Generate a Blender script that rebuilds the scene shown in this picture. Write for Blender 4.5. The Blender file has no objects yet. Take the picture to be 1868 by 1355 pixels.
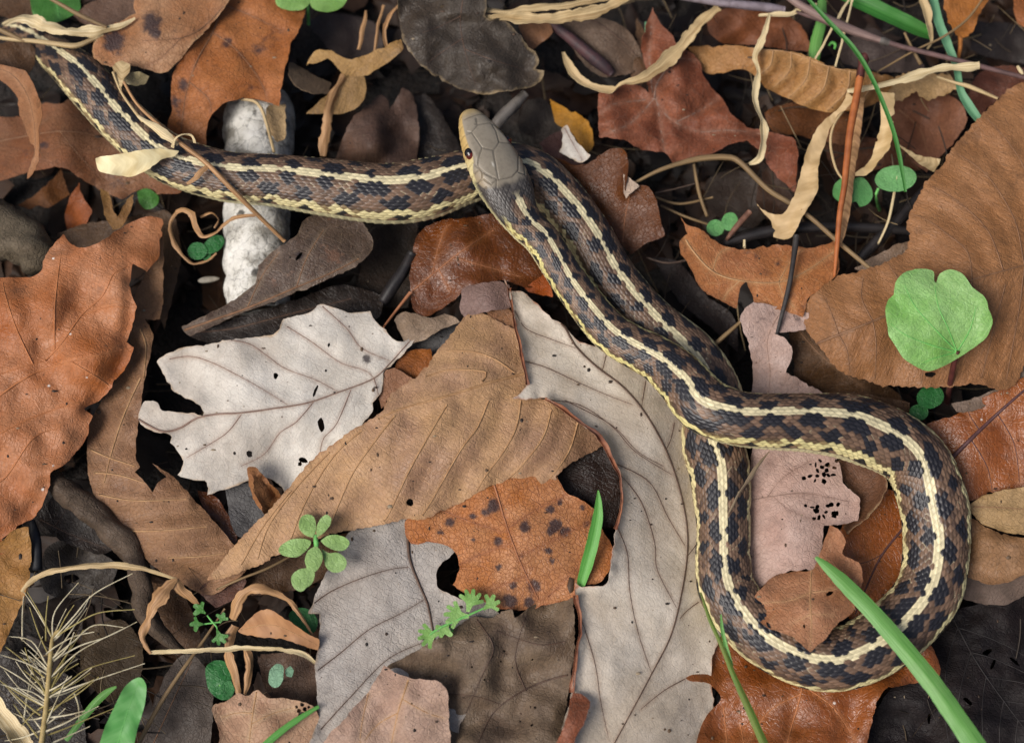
import bpy, bmesh, math, random
import numpy as np
from mathutils import Vector, Matrix
from mathutils.geometry import delaunay_2d_cdt

# ------------------------------------------------------------------ camera, world, sun, exposure
scene = bpy.context.scene
S = 1.6e-4                     # metres per photo pixel on the plane through the camera target
PW, PH = 1868.0, 1355.0
TILT = math.radians(14.0)
HFOV = math.radians(36.0)
TGT = np.array([0.0, 0.0, 70 * S])
DIST = PW * S / 2 / math.tan(HFOV / 2)
CAM = TGT + DIST * np.array([0.0, -math.sin(TILT), math.cos(TILT)])

cd = bpy.data.cameras.new('camera'); cam = bpy.data.objects.new('camera', cd)
scene.collection.objects.link(cam); scene.camera = cam
cam.location = CAM; cam.rotation_euler = (TILT, 0, 0)
cd.angle = HFOV; cd.clip_start = 0.01; cd.clip_end = 200
cd.dof.use_dof = True; cd.dof.focus_distance = DIST - 60 * S; cd.dof.aperture_fstop = 7.0

w = bpy.data.worlds.new('World'); scene.world = w; w.use_nodes = True
nt = w.node_tree; bg = nt.nodes['Background']
sky = nt.nodes.new('ShaderNodeTexSky'); sky.sky_type = 'NISHITA'; sky.sun_disc = False
SUN_EL, SUN_AZ = 52.0, -118.0       # degrees; azimuth measured from +Y (away from the viewer) towards +X
sky.sun_elevation = math.radians(SUN_EL); sky.sun_rotation = math.radians(SUN_AZ)
sky.air_density = 1.0; sky.dust_density = 5.0; sky.ozone_density = 1.0
nt.links.new(sky.outputs[0], bg.inputs[0]); bg.inputs[1].default_value = 0.05
sd = bpy.data.lights.new('sun', 'SUN'); sd.energy = 1.5; sd.angle = math.radians(30); sd.color = (1.0, .975, .94)
so = bpy.data.objects.new('sun', sd); scene.collection.objects.link(so)
az = math.radians(SUN_AZ); el = math.radians(SUN_EL)
sdir = Vector((math.sin(az) * math.cos(el), math.cos(az) * math.cos(el), math.sin(el)))
so.rotation_euler = sdir.to_track_quat('Z', 'Y').to_euler(); so.location = (0, 0, 2)
vs = scene.view_settings
vs.view_transform = 'Standard'; vs.look = 'None'; vs.gamma = 1; vs.exposure = 0.95
scene.render.resolution_x = 1024; scene.render.resolution_y = 742
scene.cycles.max_bounces = 4; scene.cycles.diffuse_bounces = 3; scene.cycles.caustics_reflective = False; scene.cycles.caustics_refractive = False

# ------------------------------------------------------------------ helpers
rng = np.random.default_rng(7)
COL = scene.collection
ct, st, th = math.cos(TILT), math.sin(TILT), math.tan(HFOV / 2)

def W(px, py, z):
    """photo pixel at height z (photo-pixel units above the soil) -> point in the place (metres)"""
    px = np.asarray(px, float); py = np.asarray(py, float); z = np.asarray(z, float) * S
    cx = (px - PW / 2) / (PW / 2) * th; cy = -(py - PH / 2) / (PW / 2) * th
    dx = cx; dy = cy * ct + st; dz = cy * st - ct
    t = (z - CAM[2]) / dz
    return np.stack([CAM[0] + t * dx, CAM[1] + t * dy, CAM[2] + t * dz], -1)

def WS(z):                     # metres per photo pixel at height z
    return S * (DIST - (z - 70) * S) / DIST

def lin(c):
    if isinstance(c, str):
        c = c.lstrip('#'); c = [int(c[i:i + 2], 16) / 255 for i in (0, 2, 4)]
    return [(v / 12.92 if v <= .04045 else ((v + .055) / 1.055) ** 2.4) for v in c]

def pts(s):
    R = [[float(v) for v in p.split(',')] for p in s.split()]; n = max(map(len, R))
    return np.array([r + [0.0] * (n - len(r)) for r in R])

def _hash(ix, iy, seed):
    h = (ix.astype(np.int64) * 374761393 + iy.astype(np.int64) * 668265263 + seed * 974634777) & 0x7fffffff
    h = ((h ^ (h >> 13)) * 1274126177) & 0x7fffffff
    h = h ^ (h >> 16)
    return (h & 0xffff) / 65535.0

def vnoise(x, y, seed=0):
    x = np.asarray(x, float); y = np.asarray(y, float)
    ix = np.floor(x); iy = np.floor(y); fx = x - ix; fy = y - iy
    fx = fx ** 3 * (fx * (fx * 6 - 15) + 10); fy = fy ** 3 * (fy * (fy * 6 - 15) + 10)
    a = _hash(ix, iy, seed); b = _hash(ix + 1, iy, seed); c = _hash(ix, iy + 1, seed); d = _hash(ix + 1, iy + 1, seed)
    return (a * (1 - fx) + b * fx) * (1 - fy) + (c * (1 - fx) + d * fx) * fy - .5

def fbm(x, y, seed=0, o=3, g=.5):
    r = 0; a = 1
    for i in range(o):
        r = r + a * vnoise(x * 2 ** i, y * 2 ** i, seed + i * 17); a *= g
    return r

def sstep(a, b, x):
    t = np.clip((x - a) / (b - a), 0, 1); return t * t * (3 - 2 * t)

def tps(P):
    P = np.asarray(P, float)
    if len(P) == 1:
        return lambda x, y: np.full(np.shape(x), P[0, 2])
    X = P[:, :2] / 200.0; n = len(P)
    if n == 2:
        d = X[1] - X[0]; L = (d ** 2).sum()
        return lambda x, y: P[0, 2] + (P[1, 2] - P[0, 2]) * np.clip(((x / 200 - X[0, 0]) * d[0] + (y / 200 - X[0, 1]) * d[1]) / L, -.3, 1.3)
    def U(r2): return np.where(r2 > 1e-12, r2 * np.log(r2 + 1e-12), 0) * .5
    K = U(((X[:, None] - X[None]) ** 2).sum(-1)) + np.eye(n) * 1e-3
    Q = np.hstack([np.ones((n, 1)), X]); A = np.zeros((n + 3, n + 3))
    A[:n, :n] = K; A[:n, n:] = Q; A[n:, :n] = Q.T
    A[n:, n:] += np.eye(3) * -1e-6
    c = np.linalg.solve(A, np.concatenate([P[:, 2], np.zeros(3)]))
    def f(x, y):
        x = np.asarray(x, float) / 200; y = np.asarray(y, float) / 200
        r = c[n] + c[n + 1] * x + c[n + 2] * y
        for i in range(n):
            r = r + c[i] * U((x - X[i, 0]) ** 2 + (y - X[i, 1]) ** 2)
        return r
    return f

def seg_dist(x, y, poly, closed=False):
    """distance from points to a polyline, and the fraction along it"""
    P = np.asarray(poly)[:, :2]; n = len(P); x = np.asarray(x, float); y = np.asarray(y, float)
    best = np.full(x.shape, 1e9)
    for i in range(n if closed else n - 1):
        a = P[i]; b = P[(i + 1) % n]; d = b - a; L = (d ** 2).sum() + 1e-9
        t = np.clip(((x - a[0]) * d[0] + (y - a[1]) * d[1]) / L, 0, 1)
        best = np.minimum(best, (x - a[0] - t * d[0]) ** 2 + (y - a[1] - t * d[1]) ** 2)
    return np.sqrt(best)

def inside(x, y, poly):
    P = np.asarray(poly); x = np.asarray(x, float); y = np.asarray(y, float); r = np.zeros(x.shape, bool)
    for i in range(len(P)):
        x1, y1 = P[i][:2]; x2, y2 = P[(i + 1) % len(P)][:2]
        if y1 == y2: continue
        c = ((y1 > y) != (y2 > y)) & (x < (x2 - x1) * (y - y1) / (y2 - y1) + x1)
        r ^= c
    return r

def spline(P, step, closed=False, corner=None):
    """Catmull-Rom through the rows of P (any number of columns), about `step` px apart in the first two columns"""
    P = np.asarray(P, float); n = len(P); out = []
    m = n if closed else n - 1
    T = np.zeros_like(P)
    for i in range(n):
        a = P[(i - 1) % n] if (closed or i > 0) else P[i]
        b = P[(i + 1) % n] if (closed or i < n - 1) else P[i]
        T[i] = (b - a) * .5
        if corner is not None:
            u = P[i, :2] - a[:2]; v = b[:2] - P[i, :2]
            lu = np.hypot(*u); lv = np.hypot(*v)
            if lu > 0 and lv > 0:
                cs = (u @ v) / (lu * lv)
                if cs < corner: T[i] *= 0.12
                T[i] *= min(1, 2 * min(lu, lv) / (lu + lv))
    for i in range(m):
        a, b = P[i], P[(i + 1) % n]; ta, tb = T[i], T[(i + 1) % n]
        k = max(1, int(round(np.hypot(*(b[:2] - a[:2])) / step)))
        t = (np.arange(k) / k)[:, None]
        out.append((2 * t**3 - 3 * t**2 + 1) * a + (t**3 - 2 * t**2 + t) * ta + (-2 * t**3 + 3 * t**2) * b + (t**3 - t**2) * tb)
    if not closed: out.append(P[-1:])
    return np.vstack(out)

def mkobj(name, V, F, mat, parent=None, origin=None, smooth=True, attrs=None, uv=None, col=None, thick=0):
    V = np.asarray(V, float)
    if parent is not None: o0 = np.array(parent['_o']) if '_o' in parent else np.zeros(3)
    elif origin is None: o0 = np.array([V[:, 0].mean(), V[:, 1].mean(), V[:, 2].min()])
    else: o0 = np.asarray(origin)
    me = bpy.data.meshes.new(name)
    me.from_pydata((V - o0).tolist(), [], [list(map(int, f)) for f in F] if not isinstance(F, np.ndarray) else F.tolist())
    if attrs:
        for k, a in attrs.items():
            at = me.attributes.new(k, 'FLOAT', 'POINT'); at.data.foreach_set('value', np.asarray(a, np.float32))
    if col is not None:
        at = me.attributes.new('Col', 'FLOAT_COLOR', 'POINT')
        at.data.foreach_set('color', np.hstack([col, np.ones((len(col), 1))]).astype(np.float32).ravel())
    if uv is not None:
        ul = me.uv_layers.new(name='leaf'); li = np.zeros(len(me.loops), np.int32); me.loops.foreach_get('vertex_index', li)
        ul.data.foreach_set('uv', np.asarray(uv, np.float32)[li].ravel())
    if smooth: me.polygons.foreach_set('use_smooth', np.ones(len(me.polygons), bool))
    me.materials.append(mat); me.update()
    ob = bpy.data.objects.new(name, me); COL.objects.link(ob)
    if parent is not None: ob.parent = parent
    else: ob.location = o0
    if thick:
        md = ob.modifiers.new('thickness', 'SOLIDIFY'); md.thickness = thick * S; md.offset = -1
        es = ob.modifiers.new('crisp_rim', 'EDGE_SPLIT'); es.split_angle = math.radians(55)
    return ob

def empty(name, o):
    e = bpy.data.objects.new(name, None); COL.objects.link(e); e.location = o; e['_o'] = [float(v) for v in o]
    e.empty_display_size = .005
    return e

def tag(o, label, cat, group=None):
    o['label'] = label; o['category'] = cat
    if group: o['group'] = group
    return o

# ------------------------------------------------------------------ materials
def nodes(m):
    m.use_nodes = True; t = m.node_tree; t.nodes.clear()
    out = t.nodes.new('ShaderNodeOutputMaterial'); b = t.nodes.new('ShaderNodeBsdfPrincipled')
    t.links.new(b.outputs[0], out.inputs[0])
    def N(k, **kw):
        n = t.nodes.new(k)
        for a, v in kw.items():
            if a.startswith('i_'): n.inputs[a[2:].replace('_', ' ')].default_value = v
            else: setattr(n, a, v)
        return n
    def lk(a, b_): t.links.new(a, b_)
    def mix(fac, a, b_, mode='MIX'):
        n = t.nodes.new('ShaderNodeMix'); n.data_type = 'RGBA'; n.blend_type = mode
        for i, v in ((0, fac), (6, a), (7, b_)):
            if hasattr(v, 'is_linked') or hasattr(v, 'links'): lk(v, n.inputs[i])
            elif i == 0: n.inputs[0].default_value = v
            else: n.inputs[i].default_value = (*v, 1)
        return n.outputs[2]
    def math_(op, a, b_=None, c=None, clamp=False):
        n = t.nodes.new('ShaderNodeMath'); n.operation = op; n.use_clamp = clamp
        for i, v in enumerate((a, b_, c)):
            if v is None: continue
            if hasattr(v, 'links'): lk(v, n.inputs[i])
            else: n.inputs[i].default_value = v
        return n.outputs[0]
    def ramp(v, a, b_, lo=0., hi=1.):
        n = t.nodes.new('ShaderNodeMapRange'); n.interpolation_type = 'SMOOTHSTEP'; lk(v, n.inputs[0])
        n.inputs[1].default_value = a; n.inputs[2].default_value = b_; n.inputs[3].default_value = lo; n.inputs[4].default_value = hi
        return n.outputs[0]
    return t, b, out, N, lk, mix, math_, ramp

_mats = {}
def leafmat(c1, c2, vein=None, edge=None, spot='#2b2226', net=.25, netc=None, streak=.3, rough=.6, bump=.35,
            specks=0., blotch=.3, blotchc='#2e2019', transl=0., mott=.35, fine=700, spec=.34, big=55, sat=1.13):
    key = repr((c1, c2, vein, edge, spot, net, netc, streak, rough, bump, specks, blotch, blotchc, transl, mott, fine, spec, big, sat))
    if key in _mats: return _mats[key]
    m = bpy.data.materials.new('leaf_surface'); t, b, out, N, lk, mix, M, ramp = nodes(m)
    def stn(c):
        l_ = sum(c) / 3; return [max(.002, l_ + (v - l_) * sat) for v in c]
    L1, L2 = stn(lin(c1)), stn(lin(c2))
    avg = [(p + q) / 2 for p, q in zip(L1, L2)]
    tc = N('ShaderNodeTexCoord'); oi = N('ShaderNodeObjectInfo')
    va = N('ShaderNodeVectorMath', operation='ADD'); lk(tc.outputs['Object'], va.inputs[0]); lk(oi.outputs['Location'], va.inputs[1])
    P = va.outputs[0]
    def noise(sc, det=3, ro=.55, vec=P):
        n = N('ShaderNodeTexNoise'); n.inputs['Scale'].default_value = sc; n.inputs['Detail'].default_value = det
        n.inputs['Roughness'].default_value = ro; lk(vec, n.inputs['Vector']); return n.outputs['Fac']
    n1 = noise(big, 4, .6); n2 = noise(420, 4, .65); n3 = noise(170, 3, .6)
    col = mix(ramp(n1, .34, .66), L1, L2)
    n4 = noise(1500, 2, .6)
    col = mix(M('MULTIPLY', ramp(n3, .45, .72), mott), col, [v * .5 for v in avg])
    col = mix(M('MULTIPLY', ramp(n4, .5, .72), .35), col, [v * .5 for v in avg])
    nh = noise(75, 4, .65)
    col = mix(M('MULTIPLY', ramp(nh, .5, .72), .4), col, [min(1, 1.25 * v + .15 * sum(avg) / 3) for v in avg])  # noise patches paled as a grey sheen painted into the colour
    col = mix(M('MULTIPLY', ramp(n2, .5, .75), mott * .8), col, [min(1, v * 1.35) for v in avg])
    nw = noise(26, 3, .55)
    col = mix(ramp(nw, .42, .68, 0, .42), col, mix(1.0, col, (.62, .56, .52), 'MULTIPLY'))
    # coarser branching veinlets
    nd = N('ShaderNodeTexNoise'); nd.inputs['Scale'].default_value = 120; nd.inputs['Detail'].default_value = 3; lk(P, nd.inputs['Vector'])
    vc = N('ShaderNodeVectorMath', operation='MULTIPLY_ADD'); lk(nd.outputs['Color'], vc.inputs[0]); vc.inputs[1].default_value = (.006,) * 3; lk(P, vc.inputs[2])
    vw = N('ShaderNodeTexVoronoi', feature='DISTANCE_TO_EDGE'); vw.inputs['Scale'].default_value = 210; lk(vc.outputs[0], vw.inputs['Vector'])
    branch = ramp(vw.outputs['Distance'], .0, .045, 1., 0.)
    col = mix(M('MULTIPLY', branch, .05 + net * .8), col, lin(vein) if vein else [v * .55 for v in avg])
    # fine vein network (distorted cells)
    vd = N('ShaderNodeVectorMath', operation='MULTIPLY_ADD')
    nz = N('ShaderNodeTexNoise'); nz.inputs['Scale'].default_value = 300; lk(P, nz.inputs['Vector'])
    lk(nz.outputs['Color'], vd.inputs[0]); vd.inputs[1].default_value = (.0016,) * 3; lk(P, vd.inputs[2])
    vo = N('ShaderNodeTexVoronoi', feature='DISTANCE_TO_EDGE'); vo.inputs['Scale'].default_value = fine; lk(vd.outputs[0], vo.inputs['Vector'])
    cell = ramp(vo.outputs['Distance'], .0, .13, 1., 0.)
    nc = lin(netc) if netc else [v * .5 for v in avg]
    col = mix(M('MULTIPLY', cell, net), col, nc)
    # fine parallel veinlets running across the side veins
    uv = N('ShaderNodeUVMap'); uv.uv_map = 'leaf'
    mp = N('ShaderNodeMapping'); mp.inputs['Scale'].default_value = (17, 2.2, 1); lk(uv.outputs[0], mp.inputs[0])
    sn = noise(1., 3, .6, mp.outputs[0])
    if streak:
        col = mix(M('MULTIPLY', ramp(sn, .52, .72), streak), col, [v * .55 for v in avg])
        col = mix(M('MULTIPLY', ramp(sn, .48, .3), streak * .7), col, [min(1, v * 1.4) for v in avg])
    if blotch:
        nb = noise(95, 6, .72)
        col = mix(M('MULTIPLY', ramp(nb, .585, .66), blotch), col, lin(blotchc))
    sp = N('ShaderNodeAttribute', attribute_name='spot')
    nsp = noise(520, 3, .6)
    col = mix(ramp(M('ADD', sp.outputs['Fac'], M('MULTIPLY', M('SUBTRACT', nsp, .5), .9)), .28, .75, 0, .9), col, lin(spot))
    if vein:
        va_ = N('ShaderNodeAttribute', attribute_name='vein'); col = mix(M('MULTIPLY', va_.outputs['Fac'], .55), col, lin(vein))
    if edge:
        ea = N('ShaderNodeAttribute', attribute_name='edge')
        col = mix(ramp(M('ADD', ea.outputs['Fac'], M('MULTIPLY', M('SUBTRACT', noise(140, 3, .7), .55), 2.2)), .45, 1.3, 0, .85), col, lin(edge))
    if specks:
        v2 = N('ShaderNodeTexVoronoi'); v2.inputs['Scale'].default_value = 130; lk(P, v2.inputs['Vector'])
        col = mix(M('MULTIPLY', ramp(v2.outputs['Distance'], .075, .03), specks), col, (.75, .72, .66))
    lk(col, b.inputs['Base Color'])
    rg = ramp(n3, .3, .7, rough - .1, rough + .12); lk(M('SUBTRACT', rg, M('MULTIPLY', ramp(n1, .5, .72), .16)), b.inputs['Roughness'])
    b.inputs['Specular IOR Level'].default_value = spec
    h = M('ADD', M('ADD', M('MULTIPLY', cell, -.22), M('MULTIPLY', branch, .16)), M('ADD', M('MULTIPLY', n2, .85), M('MULTIPLY', sn, .6 if streak else 0)))
    bp = N('ShaderNodeBump'); bp.inputs['Strength'].default_value = min(1, bump * 1.6); bp.inputs['Distance'].default_value = .0006
    lk(h, bp.inputs['Height']); lk(bp.outputs[0], b.inputs['Normal'])
    if transl:
        tr = N('ShaderNodeBsdfTranslucent'); lk(mix(.5, col, [v * 1.3 for v in avg]), tr.inputs[0])
        ms = N('ShaderNodeMixShader'); ms.inputs[0].default_value = transl
        lk(b.outputs[0], ms.inputs[1]); lk(tr.outputs[0], ms.inputs[2]); lk(ms.outputs[0], out.inputs[0])
    _mats[key] = m; return m

def plainmat(c, c2=None, rough=.6, scale=400, stretch=None, bump=.3, spec=.35, transl=0.):
    key = repr(('p', c, c2, rough, scale, stretch, bump, spec, transl))
    if key in _mats: return _mats[key]
    m = bpy.data.materials.new('plant_surface'); t, b, out, N, lk, mix, M, ramp = nodes(m)
    a = lin(c); d = lin(c2) if c2 else [v * .6 for v in a]
    tc = N('ShaderNodeTexCoord')
    n = N('ShaderNodeTexNoise'); n.inputs['Detail'].default_value = 4; n.inputs['Roughness'].default_value = .6
    if stretch:                # streaks along the blade
        mp = N('ShaderNodeMapping'); mp.inputs['Scale'].default_value = stretch
        uv = N('ShaderNodeUVMap'); uv.uv_map = 'leaf'; lk(uv.outputs[0], mp.inputs[0]); lk(mp.outputs[0], n.inputs['Vector']); n.inputs['Scale'].default_value = 1
    else:
        lk(tc.outputs['Object'], n.inputs['Vector']); n.inputs['Scale'].default_value = scale
    n2 = N('ShaderNodeTexNoise'); n2.inputs['Scale'].default_value = 130; lk(tc.outputs['Object'], n2.inputs['Vector'])
    col = mix(ramp(n.outputs['Fac'], .35, .68), a, d)
    col = mix(ramp(n2.outputs['Fac'], .5, .75, 0, .45), col, [v * .6 for v in d])
    lk(col, b.inputs['Base Color']); b.inputs['Roughness'].default_value = rough
    b.inputs['Specular IOR Level'].default_value = spec
    bp = N('ShaderNodeBump'); bp.inputs['Strength'].default_value = bump; bp.inputs['Distance'].default_value = .0004
    lk(n.outputs['Fac'], bp.inputs['Height']); lk(bp.outputs[0], b.inputs['Normal'])
    if transl:
        tr = N('ShaderNodeBsdfTranslucent'); lk(col, tr.inputs[0])
        ms = N('ShaderNodeMixShader'); ms.inputs[0].default_value = transl
        lk(b.outputs[0], ms.inputs[1]); lk(tr.outputs[0], ms.inputs[2]); lk(ms.outputs[0], out.inputs[0])
    _mats[key] = m; return m

# ------------------------------------------------------------------ shape builders
def tube(name, P, mat, parent=None, sides=7, step=9, wob=0., cap=True, seed=0, origin=None):
    """P rows: x, y, z, r in photo pixels -> round stem"""
    Q = spline(P, step)
    C = W(Q[:, 0], Q[:, 1], Q[:, 2]); R = np.maximum(Q[:, 3], .15) * WS(Q[:, 2])
    T = np.gradient(C, axis=0); T /= np.linalg.norm(T, axis=1)[:, None] + 1e-12
    up = np.array([0, 0, 1.0]); V = []; n = len(C)
    for i in range(n):
        u = up - T[i] * (up @ T[i])
        if np.linalg.norm(u) < 1e-3: u = np.array([0, 1.0, 0]) - T[i] * T[i][1]
        u /= np.linalg.norm(u); s = np.cross(T[i], u)
        a = np.arange(sides) / sides * 2 * math.pi
        r = R[i] * (1 + wob * 2 * vnoise(np.cos(a) * 1.5 + i * .23 + seed, np.sin(a) * 1.5 + i * .11, seed))
        V.append(C[i] + (np.cos(a) * r)[:, None] * u + (np.sin(a) * r)[:, None] * s)
    V = np.vstack(V); F = []
    for i in range(n - 1):
        for j in range(sides):
            k = (j + 1) % sides
            F.append((i * sides + j, i * sides + k, (i + 1) * sides + k, (i + 1) * sides + j))
    if cap: F.append(tuple(range(sides))); F.append(tuple(reversed(range((n - 1) * sides, n * sides))))
    cu = np.repeat(np.arange(n) * step / 100., sides); cv = np.tile(np.arange(sides) / sides, n)
    return mkobj(name, V, F, mat, parent, origin=origin, uv=np.stack([cv, cu], 1))

def ribbon(name, P, mat, parent=None, curve=.45, step=5, thick=.5, wav=.12, seed=None, rough_=1.0):
    """P rows: x, y, z, width, roll(deg) in photo pixels -> dry or green grass blade"""
    P = np.asarray(P, float)
    if P.shape[1] == 4: P = np.hstack([P, np.zeros((len(P), 1))])
    Q = spline(P, step); n = len(Q); seed = int(P[0, 0] + P[0, 1]) if seed is None else seed
    ii = np.arange(n) * step
    Q[:, 3] *= 1 + rough_ * (.5 * vnoise(ii / 22., ii * 0, seed) + .35 * vnoise(ii / 7., ii * 0, seed + 3)); Q[:, 4] += rough_ * 60 * vnoise(ii / 45., ii * 0, seed + 9)
    Q[:, :2] += rough_ * 2.6 * np.stack([vnoise(ii / 18., ii * 0, seed + 1), vnoise(ii / 18., ii * 0, seed + 2)], 1)
    C = W(Q[:, 0], Q[:, 1], Q[:, 2]); Wd = np.maximum(Q[:, 3], .6) * WS(Q[:, 2])
    T = np.gradient(C, axis=0); T /= np.linalg.norm(T, axis=1)[:, None] + 1e-12
    K = 7; V = []
    for i in range(n):
        v = CAM - C[i]; v /= np.linalg.norm(v); v = .3 * v + np.array([0, 0, .7])
        u = v - T[i] * (v @ T[i]); u /= np.linalg.norm(u) + 1e-9; s = np.cross(T[i], u)
        a = math.radians(Q[i, 4]); s2 = math.cos(a) * s + math.sin(a) * u; u2 = -math.sin(a) * s + math.cos(a) * u
        x = np.linspace(-.5, .5, K)
        y = curve * (np.abs(2 * x) ** 1.3 * .5 - .2) * (1 if seed % 2 else -1) + wav * (vnoise(x * 3 + seed, np.full(K, i * .18), seed) + .8 * np.abs(2 * x) * vnoise(np.sign(x) * 3., np.full(K, i * .3), seed))
        V.append(C[i] + (x * Wd[i])[:, None] * s2 + (y * Wd[i])[:, None] * u2)
    V = np.vstack(V); F = [(i * K + j, i * K + j + 1, (i + 1) * K + j + 1, (i + 1) * K + j) for i in range(n - 1) for j in range(K - 1)]
    uv = np.stack([np.tile(np.linspace(0, 1, K), n), np.repeat(np.arange(n) * step / 100., K)], 1)
    return mkobj(name, V, F, mat, parent, uv=uv, thick=thick)

def autoveins(mid, out, n, ang=45, both=True, bend=12, side=(1, -1), maxlen=400):
    M_ = spline(np.asarray(mid)[:, :2], 6); res = []
    for k in range(n):
        i = int((k + .6) / n * (len(M_) - 2)); d = M_[min(i + 2, len(M_) - 1)] - M_[max(i - 1, 0)]; d = d / (np.hypot(*d) + 1e-9)
        for sg in side:
            p = M_[i].copy(); a = math.radians(ang) * sg; L = [p.copy()]; q = 0
            while q < maxlen:
                dd = np.array([d[0] * math.cos(a) - d[1] * math.sin(a), d[0] * math.sin(a) + d[1] * math.cos(a)])
                p = p + dd * 8; q += 8; a -= sg * math.radians(bend) * 8 / 100 + rng.normal(0, .02)
                if not inside(p[0], p[1], out): break
                L.append(p.copy())
            if len(L) > 3: res.append(np.array(L))
    return res

LEAVES = {}; OUTL = {}
def leaf(name, label, cat, out, z, mat, mid=None, veins=(), auto=None, veinmat=None, vr=1.3, mr=2.4, holes=(), spots=(),
         und=6, und_wl=110, dome=0, domew=40, pil=3, ridge=0, curls=(), ser=None, res=7, seed=None, jit=1.0, edgew=5,
         parent=None, group=None, thick=.8, pilw=16, deep=True, crum=1.3, ecurl=7, midz=0., corner=.35, wav=None, petiole=None):
    seed = seed if seed is not None else (abs(hash(label)) % 1000 if False else sum(map(ord, label)) % 997)
    out = pts(out) if isinstance(out, str) else np.asarray(out, float)
    hs = np.array([[0, 0, float(z)]]) if isinstance(z, (int, float)) else (pts(z) if isinstance(z, str) else np.asarray(z))
    if deep and parent is None and hs[:, 2].max() < 57: hs = hs.copy(); hs[:, 2] = 57 - (57 - hs[:, 2]) * 3.0  # low gap leaves sink; most also carry gap shade in their colour
    f0 = tps(hs)
    B = spline(out[:, :2], 5, closed=True, corner=corner)
    # edge roughness / serration
    T = np.roll(B, -1, 0) - np.roll(B, 1, 0); Nn = np.stack([T[:, 1], -T[:, 0]], 1); Nn /= np.linalg.norm(Nn, axis=1)[:, None] + 1e-9
    area = .5 * np.sum(B[:, 0] * np.roll(B[:, 1], -1) - np.roll(B[:, 0], -1) * B[:, 1])
    if area < 0: Nn = -Nn
    arc = np.concatenate([[0], np.cumsum(np.hypot(*(np.diff(B, axis=0).T)))])
    off = jit * (2.6 * fbm(arc / 9, arc * 0 + seed, seed) - 30 * np.maximum(0, vnoise(arc / 15, arc * 0 + seed + .5, seed + 3) - .30) * (vnoise(arc / 70, arc * 0 + seed, seed + 8) > -.1))
    if ser: off = off + ser[0] * ((arc / ser[1] + .3 * vnoise(arc / 40, arc * 0, seed)) % 1.0)
    B = B + Nn * off[:, None]
    # veins
    mid = None if mid is None else (pts(mid) if isinstance(mid, str) else np.asarray(mid))
    vl = [pts(v) if isinstance(v, str) else np.asarray(v) for v in veins]
    if auto and mid is not None: vl += autoveins(mid, B, *auto) if isinstance(auto, tuple) else autoveins(mid, B, **auto)
    allv = ([mid] if mid is not None else []) + vl
    allv = [spline(v[:, :2], 8) for v in allv]
    HB = []
    for h in holes:
        if len(h) == 3: h = (*h[:2], h[2], h[2], 0)
        a = np.arange(10) / 10 * 2 * math.pi; rr = 1 + .5 * vnoise(np.cos(a) * 2 + h[0], np.sin(a) * 2, seed)
        ca, sa = math.cos(math.radians(h[4])), math.sin(math.radians(h[4]))
        X = np.cos(a) * h[2] * rr; Y = np.sin(a) * h[3] * rr
        HB.append(np.stack([h[0] + X * ca - Y * sa, h[1] + X * sa + Y * ca], 1))
    x0, y0 = B.min(0); x1, y1 = B.max(0)
    gx, gy = np.meshgrid(np.arange(x0, x1, res), np.arange(y0, y1, res * .87)); gx = gx + (np.arange(gx.shape[0]) % 2)[:, None] * res * .5
    g = np.stack([gx.ravel(), gy.ravel()], 1) + rng.uniform(-.8, .8, (gx.size, 2))
    g = g[inside(g[:, 0], g[:, 1], B)]; g = g[seg_dist(g[:, 0], g[:, 1], B, True) > 3.0]
    for h in HB: g = g[~inside(g[:, 0], g[:, 1], h)] if len(g) else g
    vs_ = [Vector(p) for p in B]; es = [(i, (i + 1) % len(B)) for i in range(len(B))]
    for h in HB:
        k = len(vs_); vs_ += [Vector(p) for p in h]; es += [(k + i, k + (i + 1) % len(h)) for i in range(len(h))]
    vs_ += [Vector(p) for p in g]
    r = delaunay_2d_cdt(vs_, es, [], 0, 1e-4)
    X = np.array([[v.x, v.y] for v in r[0]]); F = np.array([list(f) for f in r[2]])
    c = X[F].mean(1); ok = inside(c[:, 0], c[:, 1], B)
    for h in HB: ok &= ~inside(c[:, 0], c[:, 1], h)
    F = F[ok]
    def height(x, y):
        x = np.asarray(x, float); y = np.asarray(y, float)
        h = f0(x, y) + und * 3.4 * fbm(x / und_wl + seed, y / und_wl, seed, 3, .27)
        if crum: h = h + crum * 2.0 * (.5 - np.abs(fbm(x / 38 + seed, y / 38, seed + 5, 2, .4))) * 1.6
        if dome:
            de = seg_dist(x, y, B[::3], True); h = h + dome * (sstep(0, domew, de) - 1)
        if ecurl:
            de = seg_dist(x, y, B[::3], True); h = h + ecurl * 2 * np.exp(-de / 15) * (vnoise(x / 48 + 3.1, y / 48, seed + 31) + .12 + .5 * vnoise(x / 17, y / 17, seed + 37))
        if allv and pil:
            dv = np.min([seg_dist(x, y, v) for v in allv], 0); h = h + pil * (1 - np.exp(-(dv / pilw) ** 2 if pil < 0 else -dv / pilw)) * 1.0
        if mid is not None and midz: h = h + midz * np.exp(-(seg_dist(x, y, allv[0]) / 10) ** 2)
        for (pl, wd, amp) in curls:
            pl = pts(pl) if isinstance(pl, str) else pl
            h = h + amp * np.exp(-(seg_dist(x, y, pl) / wd) ** 2)
        return h
    zz = height(X[:, 0], X[:, 1])
    V = W(X[:, 0], X[:, 1], zz)
    dv = np.min([seg_dist(X[:, 0], X[:, 1], v) for v in allv], 0) if allv else np.full(len(X), 99.)
    de = seg_dist(X[:, 0], X[:, 1], B[::2], True)
    sp = np.zeros(len(X))
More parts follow.
